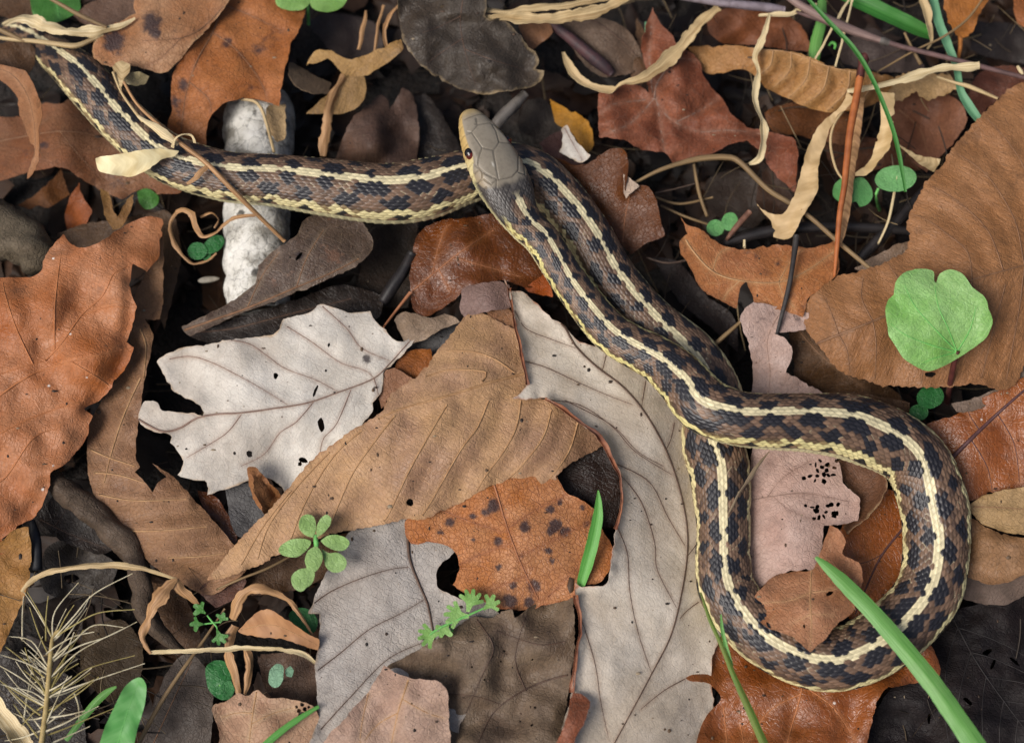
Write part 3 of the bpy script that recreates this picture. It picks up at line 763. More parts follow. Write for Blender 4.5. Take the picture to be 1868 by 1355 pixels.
BLADEG = plainmat('#6f9c78', '#558a62', stretch=(16, .5, 1), rough=.45, transl=.15)
VEIN_D = plainmat('#5d473a', '#47362c'); VEIN_T = plainmat('#b08a62', '#97714d'); VEIN_O = plainmat('#b8784c', '#a0643c'); VEIN_B = plainmat('#8a664a', '#6f4f38')
VEIN_G = plainmat('#8b7264', '#745c50'); VEIN_R = plainmat('#a06a48', '#86563a'); VEIN_P = plainmat('#4d3434', '#5e4040'); VEIN_GR = plainmat('#6fb45f', '#5da04e')
TWIG = plainmat('#5c4a3e', '#3d3029', scale=250); TWIGB = plainmat('#1f1c1c', '#2c2726', scale=250, rough=.5); TWIGG = plainmat('#6c6660', '#4f4943', scale=250)
TWIGR = plainmat('#a86233', '#8a4a24', scale=200); TWIGP = plainmat('#6e5450', '#574340', scale=300); STEMR = plainmat('#5a2f2a', '#472522', rough=.5)

def L(*a, **k): return leaf(*a, **k)

# ------------------------------------------------------------------ left side
L('oak_leaf', 'large orange brown lobed leaf with white specks beside the pale holed leaf', 'leaf',
  '-60,480 -20,503 21,506 70,500 85,462 116,428 130,445 150,452 175,445 208,425 240,405 275,394 297,400 297,425 290,440 291,465 280,480 268,495 256,488 243,482 238,520 243,545 249,560 243,585 239,601 230,624 243,634 239,651 229,672 208,693 205,707 180,731 154,745 170,759 163,773 161,790 142,821 123,841 93,864 90,890 66,939 41,956 18,972 4,984 12,1001 0,1013 -60,1010',
  '0,520,118 120,450,112 290,410,92 200,560,120 235,640,106 100,640,122 0,720,122 160,740,104 60,800,118 80,880,96 0,950,94 30,600,124', ORANGE,
  mid='-50,760 0,721 52,686 97,669 166,651 222,638', veins=['83,658 114,624 149,575 187,540 208,499 236,485', '-40,700 0,683 45,668 83,658', '-40,810 0,790 49,766 104,745 153,730', '60,664 30,600 10,540 5,515', '100,640 100,560 110,470', '-40,900 10,870 60,800 110,780', '149,575 200,560 240,562', '130,660 180,690 200,705'],
  veinmat=VEIN_O, vr=1.6, mr=2.4, und=11, und_wl=80, pil=-9, pilw=26, curls=[('240,485 239,560 229,640 205,700 165,745', 16, -14), ('245,640 150,680 60,720', 26, 10), ('90,890 41,956 4,984', 22, -16)])
L('dry_leaf', 'long ribbed brown leaf tucked under the large orange leaf', 'leaf',
  '205,700 235,660 240,560 262,505 297,425 299,500 297,560 291,582 280,583 264,582 280,610 275,640 262,700 256,750 250,790 247,833 256,853 246,861 266,882 278,898 287,880 303,870 278,845 311,866 336,890 356,915 393,952 430,995 470,1010 440,1050 390,1085 356,1078 328,1062 287,1038 246,1001 209,956 180,915 164,882 158,825 165,770',
  '280,470,62 240,640,66 200,760,66 190,880,60 300,960,74 400,1040,58 260,840,78', leafmat('#86654a', '#765742', vein='#a07a58', net=.15, streak=.5, rough=.6),  # shaded copy of RIBBED, the shade put into a darker colour
  mid='256,690 225,760 205,820 190,880', veins=['180,902 246,913 340,910', '213,968 287,968 377,960', '307,1017 360,1015 410,1009', '172,862 215,866 262,880', '255,600 266,630 262,690', '165,820 200,835 246,850'], veinmat=VEIN_T, vr=1.8, mr=1.8, pil=-8, pilw=22, und=6)
L('pale_leaf', 'whitish leaf with small dark holes and a fine brown midrib', 'leaf',
  '286,657 326,636 375,629 416,620 455,616 499,610 513,592 517,582 541,575 569,568 583,556 620,563 640,571 676,567 684,583 700,599 719,619 735,623 760,605 773,597 765,612 740,640 716,665 700,679 696,715 680,735 680,751 656,779 640,800 600,840 565,860 520,900 511,884 480,870 450,878 430,886 393,898 377,904 381,890 373,878 348,874 323,866 332,853 334,841 319,816 309,807 314,797 305,790 277,785 257,773 251,759 262,735 274,731 288,735 295,748 333,752 361,755 370,760 368,742 343,728 319,714 305,696 293,672',
  '290,660,70 400,640,92 583,560,88 700,600,84 770,598,82 450,720,100 560,735,96 690,690,92 640,790,84 520,890,70 400,880,80 330,860,82 260,760,66 330,770,84', SILVER,
  mid='253,765 285,783 305,787 330,780 361,762 400,755 440,753 500,745 560,735 616,716 680,691 711,663 739,632 771,597',
  veins=['309,655 347,650 388,662 444,690 486,714 524,738', '416,620 454,627 486,648 520,672 576,693 617,715', '524,596 569,624 620,661 664,675 682,689', '588,559 632,599 660,635 711,658', '440,756 420,783 399,800 340,835', '572,733 541,769 510,790 482,828 440,850', '640,711 614,773 590,800 580,838 560,856', '361,762 340,745 319,722', '682,690 690,720 684,735'],
  veinmat=VEIN_G, vr=.9, mr=2.0, pil=1.5, crum=1.0, und=8, und_wl=85, holes=[(503, 685, 4, 6, 0), (586, 775, 7, 13, -10), (455, 828, 6), (552, 839, 9, 5, 20), (547, 846, 4), (576, 712, 2.5, 13, 20), (600, 629, 2, 4, 10)], spots=[(669, 655, 9), (518, 651, 6, .35), (640, 590, 8, .3), (430, 700, 10, .25)])
L('dry_leaf', 'broad tan folded leaf with curved ribs between the two pale leaves', 'leaf',
  '865,564 839,591 815,623 795,643 775,671 747,695 715,719 700,747 680,763 640,787 592,822 560,850 528,890 491,931 450,972 426,997 400,1030 379,1056 418,1050 450,1037 483,1025 512,1009 560,990 607,972 652,964 700,955 742,945 771,947 804,931 849,911 890,888 926,878 972,882 1012,878 1021,861 1045,841 1094,816 1110,800 1080,765 1020,735 985,725 975,690 962,640 940,605 899,583 879,571',
  '865,564,92 800,640,104 700,750,116 600,830,110 480,950,96 385,1052,84 940,640,98 950,700,100 850,780,132 700,870,130 560,950,112 900,870,98 780,930,96 640,960,92 1000,800,104 1080,810,74 1000,870,76 930,878,86', RIBBED,
  mid='975,676 930,688 895,697 839,715 783,731 727,747 690,764', veins=['950,731 942,779 919,823 887,866 870,895', '1006,747 990,799 951,850 927,874', '1054,771 1038,823 1006,870', '891,731 871,779 839,823 787,914 770,940', '815,739 791,779 747,858 711,934 700,950', '720,758 680,810 640,870 600,965', '880,696 887,679 850,674 815,675 777,687', '939,680 903,655 863,641 815,639', '660,785 610,830 560,910 530,985', '600,825 540,890 490,960 470,1020', '530,895 480,960 440,1030'],
  veinmat=VEIN_T, vr=1.8, mr=2.6, pil=-8, pilw=24, und=5, ser=(2.5, 13), holes=[(748, 916, 6, 7, 0), (1018, 870, 4)])
L('pale_leaf', 'large pale grey leaf with reddish curled rim running under the snake', 'leaf',
  '921,508 929,531 945,530 959,535 982,557 1002,575 1030,595 1062,625 1120,640 1180,680 1230,740 1262,780 1300,830 1325,920 1330,1000 1330,1100 1318,1150 1300,1200 1299,1253 1302,1290 1290,1330 1275,1390 1005,1390 1017,1355 1025,1332 1041,1271 1049,1210 1060,1136 1051,1087 1049,1062 1062,1070 1103,1066 1113,1042 1119,997 1123,964 1133,935 1135,894 1131,861 1114,834 1098,803 1058,771 1022,743 994,727 960,728 934,727 962,703 958,671 947,623 939,575 930,545',
  '925,515,96 945,640,112 990,725,118 1060,770,118 1130,870,122 1118,1000,108 1055,1065,100 1058,1150,98 1030,1350,90 1240,890,62 1244,1080,52 1120,1350,78 1310,1000,8 1300,1200,12 1270,1300,20 1260,800,42 1200,700,72 1050,600,84 1150,1000,84 1150,1200,74', PALE,
  mid='1012,580 1030,597 1050,631 1086,667 1138,707 1178,755 1214,819 1238,886 1252,950 1254,1009 1244,1079 1224,1158 1189,1228 1149,1303 1118,1360', edgew=5,
  veins=['958,659 998,671 1058,699 1114,723 1154,738', '939,567 959,599 1006,619 1050,635', '994,729 1058,739 1118,779 1158,823 1226,866', '1120,844 1184,879 1219,944 1249,994', '1130,864 1169,914 1194,989 1199,1039 1234,1108', '1125,959 1144,1009 1149,1079 1164,1153 1189,1229', '1060,1128 1085,1208 1096,1280 1110,1345', '1106,647 1098,679', '1178,695 1170,743', '1230,771 1224,800 1214,822', '1276,984 1265,1000 1254,1014', '1274,1098 1255,1112 1240,1128', '1249,1238 1210,1260 1169,1293', '1030,730 1115,775 1164,824 1210,850'],
  veinmat=VEIN_D, vr=.9, mr=1.9, pil=1.5, crum=1.0, und=6, curls=[('929,531 945,623 960,690', 7, 10), ('1000,727 1058,769 1100,805 1133,880', 8, 14), ('1133,900 1115,1040', 7, 10), ('1052,1090 1058,1150 1045,1250', 8, 10)],
  spots=[(1150, 1075, 7, .45), (1100, 1220, 30, .12)], midz=3)
rim = L('curled_leaf', 'small russet leaf edge rolled along the bottom rim of the pale leaf', 'leaf', '1044,1262 1060,1266 1075,1280 1072,1300 1064,1320 1050,1345 1035,1390 1003,1390 1017,1350 1030,1320', '1044,1262,106 1075,1285,112 1050,1300,126 1030,1350,118 1010,1380,96', REDBROWN, und=3)
for i, (lab, p, wd) in enumerate([('upper', '928,525 935,570 946,622 957,670 961,702', 9), ('long', '994,727 1022,742 1058,770 1098,803 1114,834 1130,868 1134,895 1132,935 1122,965', 10), ('low', '1050,1085 1059,1136 1050,1200 1042,1262', 9)]):
    q = pts(p); h = LEAVES['large pale grey leaf with reddish curled rim running under the snake']
    o = ribbon('rolled_rim', np.column_stack([q, h(q[:, 0], q[:, 1]) + 4, wd * (.3 + .7 * rng.random(len(q))), np.full(len(q), 25)]), plainmat('#8f5a3c', '#633623', scale=250), curve=.9, wav=.4)
    root = [x for x in bpy.data.objects if x.get('label') == 'large pale grey leaf with reddish curled rim running under the snake'][0]
    wl = o.location.copy(); o.parent = root; o.location = wl - root.location
L('oak_leaf', 'orange brown leaf with purple black spots below the tan folded leaf', 'leaf',
  '746,988 740,950 800,915 900,868 1000,850 1021,880 1033,898 1062,913 1082,927 1098,964 1116,997 1112,1038 1094,1062 1070,1066 1049,1066 1049,1090 1012,1098 988,1105 972,1112 914,1110 873,1090 840,1076 826,1066 836,1046 837,1025 828,1005 812,993 783,988 763,992',
  '745,985,70 900,890,82 1040,920,78 1100,1000,70 930,1000,88 850,1060,76 980,1100,66 1090,1050,72', SPOTTED, mid='900,880 906,898 926,964 951,1029 982,1092',
  veins=['808,931 860,952 914,970', '1000,1088 1030,1058 1053,1033', '926,964 985,925 1030,905', '945,1015 1010,985 1080,950', '935,990 880,1010 838,1030', '960,1050 910,1070 870,1085'], veinmat=VEIN_R, vr=1.1, mr=2.0, pil=3, und=5,
  spots=[(900, 922, 14), (885, 935, 10, .8), (820, 953, 10), (862, 942, 7), (957, 960, 12), (1013, 958, 15), (1031, 970, 11), (1005, 970, 9), (1021, 916, 7), (1004, 928, 9), (1062, 926, 6), (909, 988, 9), (862, 984, 5), (1000, 1004, 7), (910, 1035, 7), (935, 1068, 8), (975, 1068, 13), (930, 1096, 16, .9), (965, 1098, 12), (1007, 1022, 6), (803, 970, 6), (953, 1012, 4), (1085, 945, 8), (1070, 955, 6)], edgew=6)
L('grey_leaf', 'dull grey leaf with dark stalk lying under the dark crumpled leaf', 'leaf',
  '562,1119 578,1078 603,1029 622,995 642,966 693,955 742,945 800,950 835,990 824,1013 800,1033 797,1066 815,1080 838,1091 905,1110 920,1200 850,1300 800,1400 550,1400 566,1349 580,1312 578,1271 574,1210 582,1180 583,1119',
  '565,1119,52 640,970,56 740,960,58 815,1010,50 830,1090,50 700,1100,66 600,1250,62 700,1250,58 580,1360,54', GREY, mid='742,948 744,985 748,1021 763,1062 779,1099 788,1140 795,1180',
  veins=['564,1107 603,1079 660,1054 713,1038 746,1034', '580,1222 623,1189 673,1148 730,1119 774,1093', '585,1330 640,1270 710,1200 790,1165'], veinmat=VEIN_D, vr=1.0, mr=3.0, pil=1.5, crum=1.0, und=7, spots=[(709, 1183, 4, .9), (690, 1010, 6, .4), (850, 1100, 5, .4)])
L('crumpled_leaf', 'dark umber crumpled leaf with pin holes beside the long pale leaf', 'leaf',
  '700,1216 742,1197 775,1177 824,1148 865,1124 894,1128 914,1115 935,1111 938,1128 972,1105 1012,1089 1045,1091 1049,1169 1041,1234 1029,1312 1017,1355 1005,1400 700,1400 720,1300',
  '705,1214,70 865,1125,84 1040,1095,88 940,1180,80 850,1230,84 1030,1250,82 900,1330,76 1010,1390,74 750,1350,66', UMBER, mid='1048,1228 1000,1240 950,1262 900,1300 870,1360', veins=['870,1130 900,1180 880,1230 850,1300', '960,1260 940,1200 960,1120', '816,1265 870,1270 915,1285', '1030,1170 980,1175 905,1150'], veinmat=VEIN_D, vr=1.1, mr=1.6, und=15, und_wl=62, pil=-10, pilw=22,
  holes=[(899, 1197, 2), (920, 1187, 2), (914, 1206, 2), (861, 1216, 2), (971, 1203, 2), (814, 1232, 2), (884, 1239, 2), (976, 1290, 2.5), (949, 1315, 2), (970, 1322, 2.5)], curls=[('940,1128 935,1111 972,1105', 14, 8)])
L('crumpled_leaf', 'pinkish brown wrinkled leaf with pale midrib overlapping the dull grey leaf', 'leaf',
  '701,1212 725,1228 760,1238 800,1243 816,1262 818,1300 826,1400 570,1400 595,1345 620,1320 644,1292 673,1259', '701,1214,84 800,1245,90 650,1300,78 730,1330,92 600,1390,66 820,1390,80', PINKISH, mid='745,1240 738,1262 726,1300 713,1360', veins=['672,1265 660,1320 655,1380', '735,1275 780,1300 815,1310', '726,1300 690,1320 665,1350'], veinmat=VEIN_T, vr=1.2, mr=1.8, und=11, und_wl=70, pil=5)
L('dry_leaf', 'small light brown leaf with a lace hole under the curled straw', 'leaf', '387,1295 393,1283 414,1279 434,1263 452,1268 471,1258 487,1271 532,1275 573,1289 584,1330 575,1400 385,1400 401,1345', '390,1290,60 470,1262,66 570,1290,60 480,1340,72 480,1395,60', leafmat('#92705a', '#a58870', vein='#b09676', net=.3, streak=.2, mott=.4), mid='468,1262 460,1310 450,1390', veins=['458,1320 500,1300 540,1290', '462,1300 430,1300 400,1310'], veinmat=VEIN_T, vr=1, mr=1.4,
  holes=[(545, 1296, 4), (556, 1293, 4), (563, 1289, 3), (551, 1285, 4), (541, 1289, 3), (547, 1303, 3)], und=8, und_wl=70)
# ------------------------------------------------------------------ upper left
L('oak_leaf', 'rust brown lobed leaf with dark smudges behind the birch stick', 'leaf', '416,-30 380,51 343,89 319,127 312,164 313,199 305,233 318,252 345,300 385,300 376,262 379,225 394,202 411,188 442,180 480,185 510,195 514,154 524,113 531,79 548,51 557,17 560,-30',
  '400,30,98 320,200,80 340,250,64 440,100,100 500,180,90 540,30,84 380,200,88', OAK, mid='402,20 388,60 360,110 340,170 330,240', veins=['388,60 430,90 470,140 490,185', '410,10 460,30 520,60', '345,150 380,180 385,205'], veinmat=VEIN_B, vr=1, mr=1.5, und=9, und_wl=80, pil=3,
  spots=[(414, 78, 12, .8), (440, 103, 8, .7), (470, 90, 18, .6), (490, 75, 30, .42), (335, 155, 14, .8), (320, 185, 14, .7), (325, 205, 12, .6), (460, 160, 14, .45), (330, 225, 14, .5)])
L('oak_leaf', 'tan leaf lobe with two dark purple blotches above the snake tail', 'leaf', '168,89 174,74 184,63 206,45 230,34 248,25 243,12 262,-30 430,-30 416,5 380,51 343,89 325,113 298,134 267,127 236,120 206,123 185,116 170,104', '170,95,108 240,40,118 330,20,124 400,10,116 300,130,104 230,118,106 280,75,124', leafmat('#9c7a5e', '#8f5c38', vein='#7a5238', edge='#a5825e', net=.35, streak=.2, big=30), mid='408,12 370,50 330,70 260,75', veins=['330,70 300,100 270,120'], veinmat=VEIN_B, vr=1, mr=1.5, und=6,
  spots=[(276, 42, 20), (283, 60, 12), (208, 75, 22), (212, 95, 14, .6), (318, 55, 10, .5), (243, 72, 5, .6), (290, 85, 8, .4), (235, 28, 12, .5)])
L('oak_leaf', 'reddish brown leaf lying under the thin end of the snake', 'leaf', '-40,332 0,330 68,310 113,306 147,325 188,349 223,363 240,353 260,346 281,354 330,352 345,300 300,230 230,180 170,160 113,188 79,190 40,212 0,214 -40,214', '0,270,34 100,250,44 220,340,40 300,320,44 180,220,42 60,200,30', leafmat('#74482f', '#80604a', vein='#5e3e2a', net=.4, streak=.15, big=35), mid='-20,262 40,250 110,240 180,250 260,300', veins=['40,250 90,215', '110,240 150,290 200,340', '60,250 80,290'], veinmat=VEIN_B, vr=1, mr=1.4, und=7,
  spots=[(80, 265, 12, .7), (215, 330, 26, .5), (45, 280, 14, .5), (104, 242, 3, .9), (20, 300, 20, .3)])
L('curled_leaf', 'twisted brown leaf hanging in a curl at the left of the snake tail', 'leaf', '-40,105 0,118 20,122 45,130 62,158 75,190 77,212 70,235 72,270 68,303 50,326 52,310 60,288 55,262 46,235 35,205 28,172 8,150 -10,142 -40,140', '-10,125,110 50,150,128 70,200,134 55,210,118 65,270,120 52,320,96 30,180,104', BROWN, und=5, mid='-20,122 20,135 48,170 62,220 64,270 56,310', veinmat=VEIN_B, mr=1.2, curls=[('75,190 77,212 70,240', 9, 12)])
L('dry_leaf', 'dark reddish leaf in the corner beneath the straw blade', 'leaf', '-30,70 0,78 30,72 60,84 64,112 52,136 20,124 -30,112', 72, SHADEBR, und=8, und_wl=50)
L('dry_leaf', 'dim brown leaf below the green leaf in the corner', 'leaf', '-30,-20 60,-20 62,30 40,40 0,30 -30,30', 40, SHADEBR, und=6)
L('dry_leaf', 'dull brown leaf filling the gap right of the corner green leaf', 'leaf', '135,30 165,5 250,-25 260,10 230,45 180,60 160,50', 62, leafmat('#5a463a', '#6a5142', net=.2, streak=.2), und=6)
ob = L('green_leaf', 'wide dark green leaf in the corner behind straw stems', 'green leaf', '52,-20 57,15 62,32 76,41 100,42 130,30 147,15 140,-20', '60,0,62 100,42,70 140,10,60', GREEN2, mid='100,-20 104,10 108,36', veinmat=VEIN_GR, mr=1, und=4, jit=.3)
# under the snake, left
L('leaf_scrap', 'tattered orange scrap below the left of the snake', 'leaf', '33,374 60,358 92,330 112,310 127,355 108,368 85,380 70,374 55,382', 34, leafmat('#694529', '#5a3822', net=.3), und=9, und_wl=40)
L('leaf_scrap', 'rolled reddish scrap in the dark hollow below the snake tail', 'leaf', '144,334 152,362 168,385 152,412 128,428 118,405 124,370', '144,340,44 168,385,38 128,420,26', leafmat('#8a5030', '#6e3d24', net=.3), und=8, und_wl=40)
L('leaf_scrap', 'thin bent yellow brown scrap above the orange lobed leaf', 'leaf', '182,344 198,350 206,380 214,398 232,365 245,352 238,385 224,412 206,420 192,395', '182,344,50 214,405,60 245,352,46', leafmat('#8a6a44', '#6e4d2e', net=.2), und=5)
L('dry_leaf', 'olive brown leaf behind the upper lobes of the large orange leaf', 'leaf', '100,430 150,410 220,400 262,390 300,385 320,400 330,470 300,600 285,560 250,470 180,470', 40, leafmat('#4f3a26', '#423123', net=.2), und=6)
tag(tube('bark_chunk', pts('-60,395,26,50 0,425,28,48 30,440,34,40 60,456,30,42 85,472,26,30 104,484,22,8'), leafmat('#544b3e', '#655a4b', net=.1, streak=.6, rough=.8, bump=.6, mott=.6), sides=18, step=5, wob=.4), 'grey weathered chunk of bark beside the large orange leaf', 'bark')

# birch stick
def birch():
    m = bpy.data.materials.new('birch_bark'); t, b, out, N, lk, mix, M, ramp = nodes(m)
    tc = N('ShaderNodeTexCoord')
    nz = N('ShaderNodeTexNoise'); nz.inputs['Scale'].default_value = 380; nz.inputs['Detail'].default_value = 6; nz.inputs['Roughness'].default_value = .7; lk(tc.outputs['Object'], nz.inputs['Vector'])
    vd = N('ShaderNodeVectorMath', operation='MULTIPLY_ADD'); lk(nz.outputs['Color'], vd.inputs[0]); vd.inputs[1].default_value = (.003,) * 3; lk(tc.outputs['Object'], vd.inputs[2])
    vo = N('ShaderNodeTexVoronoi', feature='DISTANCE_TO_EDGE'); vo.inputs['Scale'].default_value = 300; lk(vd.outputs[0], vo.inputs['Vector'])
    n2 = N('ShaderNodeTexNoise'); n2.inputs['Scale'].default_value = 120; n2.inputs['Detail'].default_value = 5; lk(tc.outputs['Object'], n2.inputs['Vector'])
    v2 = N('ShaderNodeTexVoronoi'); v2.inputs['Scale'].default_value = 160; lk(vd.outputs[0], v2.inputs['Vector'])
    col = mix(ramp(n2.outputs['Fac'], .35, .65), lin('#dedbd3'), lin('#c4c0b6'))
    col = mix(M('MULTIPLY', ramp(vo.outputs['Distance'], .05, .0), ramp(n2.outputs['Fac'], .42, .6, .2, .9)), col, lin('#4b4a46'))
    col = mix(ramp(v2.outputs['Distance'], .26, .15, 0, .9), col, lin('#2b2722'))
    col = mix(ramp(n2.outputs['Fac'], .56, .68, 0, .8), col, lin('#7a746a'))
    col = mix(ramp(nz.outputs['Fac'], .5, .68, 0, .75), col, lin('#8f8a7e'))
    lk(col, b.inputs['Base Color']); b.inputs['Roughness'].default_value = .8
    bp = N('ShaderNodeBump'); bp.inputs['Distance'].default_value = .0006; bp.inputs['Strength'].default_value = .8
    lk(M('ADD', vo.outputs['Distance'], nz.outputs['Fac']), bp.inputs['Height']); lk(bp.outputs[0], b.inputs['Normal'])
    root = empty('birch_stick', W(470, 380, 5)); tag(root, 'short white birch stick with cracked bark under the snake', 'stick')
    tube('bark', pts('466,180,-4,44 470,188,-2,54 472,205,0,64 474,260,-3,66 470,330,-4,64 468,420,-2,60 468,500,-2,58 470,548,-4,57 471,566,-6,50'), m, root, sides=32, step=5, wob=.07, seed=4)
    wood = leafmat('#a8906f', '#8f7757', net=.1, streak=.7, rough=.7)
    leaf('splintered_wood', '', '', '488,186 496,196 505,184 512,192 521,188 522,215 523,250 505,262 492,240 486,215', '490,190,66 520,190,62 505,255,66', wood, parent=root, und=2, jit=1.5)
birch()
L('dry_leaf', 'dark brown tapering leaf lying across the birch stick', 'leaf', '332,596 382,571 413,555 440,538 465,516 472,485 490,466 510,450 541,429 552,405 575,392 640,390 672,420 680,452 658,478 640,492 600,508 560,528 541,532 500,550 451,567 400,590 347,612',
  '335,600,60 450,545,80 480,480,84 560,430,84 660,420,66 660,470,76 560,520,88', BARKY, mid='337,602 400,580 451,562 541,524 600,500 655,472', veins=['451,562 480,500 510,460', '541,524 560,470 590,420'], veinmat=VEIN_B, vr=1.2, mr=2.4, und=5, pil=2, spots=[(546, 466, 7, .9), (580, 440, 20, .4)], holes=[(545, 468, 3, 10, 35)])
L('dry_leaf', 'blackish leaf blade under the pale holed leaf, beside the birch stick', 'leaf', '336,602 382,599 451,574 530,550 620,520 700,540 690,580 640,590 520,600 499,612 440,622 399,631 361,621', '340,605,46 450,600,52 620,540,44 690,570,40', BLACKISH, mid='340,606 420,600 520,575 640,545', veinmat=VEIN_D, mr=2, und=6)
# seed
def seed_():
    V = []; F = []; K = 12; J = 8; c = W(381, 510, -2)
    for i in range(J + 1):
        f = -math.pi / 2 + math.pi * i / J
        for j in range(K):
            a = j / K * 6.2832; x = math.sin(f) * 21; y = math.cos(f) * math.cos(a) * 6.5 * (1 - .2 * math.sin(f)); z = math.cos(f) * math.sin(a) * 5
            V.append(c + np.array([x * .99 - y * .12, -(x * -.1) - y, z]) * S)
    for i in range(J):
        for j in range(K): F.append((i * K + j, i * K + (j + 1) % K, (i + 1) * K + (j + 1) % K, (i + 1) * K + j))
    tag(mkobj('seed', V, F, plainmat('#9a9284', '#7c7466')), 'tiny pale oval seed in the dark gap left of the birch stick', 'seed')
seed_()
# lower left
L('rolled_leaf', 'rolled chestnut leaf standing at the lower edge of the pale holed leaf', 'leaf', '452,853 466,852 478,864 496,885 512,902 506,922 485,940 470,922 459,900 453,876', '455,858,96 478,866,112 512,902,84 470,905,100 485,938,78', leafmat('#7a5034', '#8f6644', net=.2, streak=.5), und=4, curls=[('456,858 465,900 482,935', 6, 12), ('480,870 500,905', 6, -16)])
L('grey_leaf', 'small slate grey leaf behind the rolled chestnut leaf', 'leaf', '410,885 440,880 470,890 490,940 460,985 432,975 418,940', 56, leafmat('#514f4f', '#444241', net=.2), und=4)
L('leaf_scrap', 'dark russet strip beside the ribbed brown leaf tip', 'leaf', '360,895 385,900 412,930 436,975 428,990 398,960 372,925', 52, RUSSET, und=5)
L('dry_leaf', 'ochre brown leaf edge at the side behind the bristly dry grass', 'leaf', '-40,985 0,990 25,965 52,962 57,1028 44,1090 22,1140 0,1190 -40,1230', '0,1000,70 50,1000,62 10,1150,48', leafmat('#8c6238', '#a07a4c', net=.3, mott=.5), und=8, und_wl=60)
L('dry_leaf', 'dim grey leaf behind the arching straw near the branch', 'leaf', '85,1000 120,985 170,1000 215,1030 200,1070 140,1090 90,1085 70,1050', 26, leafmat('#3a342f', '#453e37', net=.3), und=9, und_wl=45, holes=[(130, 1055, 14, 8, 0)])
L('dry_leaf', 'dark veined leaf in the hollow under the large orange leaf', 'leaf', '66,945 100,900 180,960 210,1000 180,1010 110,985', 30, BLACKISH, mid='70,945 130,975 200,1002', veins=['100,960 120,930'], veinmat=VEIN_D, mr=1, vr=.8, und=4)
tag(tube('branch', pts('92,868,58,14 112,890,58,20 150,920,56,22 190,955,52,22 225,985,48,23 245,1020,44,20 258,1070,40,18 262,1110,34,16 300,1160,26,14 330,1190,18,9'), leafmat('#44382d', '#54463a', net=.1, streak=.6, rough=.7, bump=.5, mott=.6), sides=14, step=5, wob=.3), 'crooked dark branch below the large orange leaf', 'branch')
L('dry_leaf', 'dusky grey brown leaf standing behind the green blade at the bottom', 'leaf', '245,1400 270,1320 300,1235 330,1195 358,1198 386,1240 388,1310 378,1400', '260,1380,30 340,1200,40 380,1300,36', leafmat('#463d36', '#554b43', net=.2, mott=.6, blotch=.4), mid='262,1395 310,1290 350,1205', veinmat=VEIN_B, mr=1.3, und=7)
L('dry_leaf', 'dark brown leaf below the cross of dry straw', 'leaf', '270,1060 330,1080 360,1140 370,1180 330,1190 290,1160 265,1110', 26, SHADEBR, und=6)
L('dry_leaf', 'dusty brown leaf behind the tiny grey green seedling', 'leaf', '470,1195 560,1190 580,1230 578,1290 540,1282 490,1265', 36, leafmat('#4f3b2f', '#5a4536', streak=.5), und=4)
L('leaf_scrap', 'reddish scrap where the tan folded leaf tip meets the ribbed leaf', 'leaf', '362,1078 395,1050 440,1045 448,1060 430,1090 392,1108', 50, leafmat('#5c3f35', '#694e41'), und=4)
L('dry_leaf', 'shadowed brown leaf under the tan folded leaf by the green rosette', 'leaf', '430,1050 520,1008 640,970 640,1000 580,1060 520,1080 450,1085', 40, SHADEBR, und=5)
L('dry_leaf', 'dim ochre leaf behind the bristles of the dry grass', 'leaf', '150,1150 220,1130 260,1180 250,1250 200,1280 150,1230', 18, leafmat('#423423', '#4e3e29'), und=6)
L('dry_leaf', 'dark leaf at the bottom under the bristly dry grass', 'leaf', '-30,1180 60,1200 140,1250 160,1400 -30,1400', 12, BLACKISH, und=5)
# ------------------------------------------------------------------ centre
L('dry_leaf', 'deep russet leaf pressed against the snake behind the tan folded leaf', 'leaf', '747,504 752,470 757,440 775,416 807,402 863,396 920,390 960,430 1000,480 1010,505 985,520 959,524 919,512 880,518 847,524 835,543 810,560 783,575 762,572 750,550', '760,450,70 800,410,64 900,400,58 950,500,62 830,530,74 785,570,68 840,460,82', RUSSET, mid='748,535 790,500 840,460 900,420', veins=['790,500 800,450 815,410', '830,470 900,490 950,505', '800,490 820,530'], veinmat=VEIN_R, vr=1.3, mr=1.8, und=10, und_wl=70, petiole='749,533,72,3.5 734,552,72,3 719,571,74,2.5 700,596,86,2', spots=[(855, 460, 22, .35)])
L('leaf_scrap', 'bright orange leaf scrap touching the yellow flank of the snake', 'leaf', '958,525 976,510 994,500 1003,518 1008,541 985,538 963,532', 72, leafmat('#9a5224', '#84421c'), und=3)
L('curled_leaf', 'purplish grey curled leaf behind the tip of the long pale leaf', 'leaf', '845,526 870,518 905,514 928,520 932,560 905,566 872,572 846,578 838,560 842,542', '845,530,80 930,520,78 880,545,92 850,575,74', leafmat('#6b5650', '#7d675f', streak=.5), und=5)
L('leaf_scrap', 'greyish tan scrap at the stalk of the deep russet leaf', 'leaf', '719,583 735,570 760,572 783,580 815,572 838,588 805,600 770,622 740,625', 68, leafmat('#8f7d6c', '#7d6a58', streak=.4), und=5, und_wl=40)
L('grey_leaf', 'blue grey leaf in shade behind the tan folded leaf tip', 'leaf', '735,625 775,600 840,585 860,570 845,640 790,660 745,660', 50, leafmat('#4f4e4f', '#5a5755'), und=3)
L('leaf_scrap', 'dark orange scrap between the whitish leaf and the tan folded leaf', 'leaf', '722,664 742,642 785,636 790,660 770,690 742,700 724,690', 62, leafmat('#8a5228', '#6e3f20'), und=4)
L('leaf_scrap', 'dull brown corner wedged at the end of the whitish leaf midrib', 'leaf', '696,680 720,672 750,690 742,710 712,722 696,745 690,715', 76, leafmat('#8a6650', '#7a563f'), und=3)
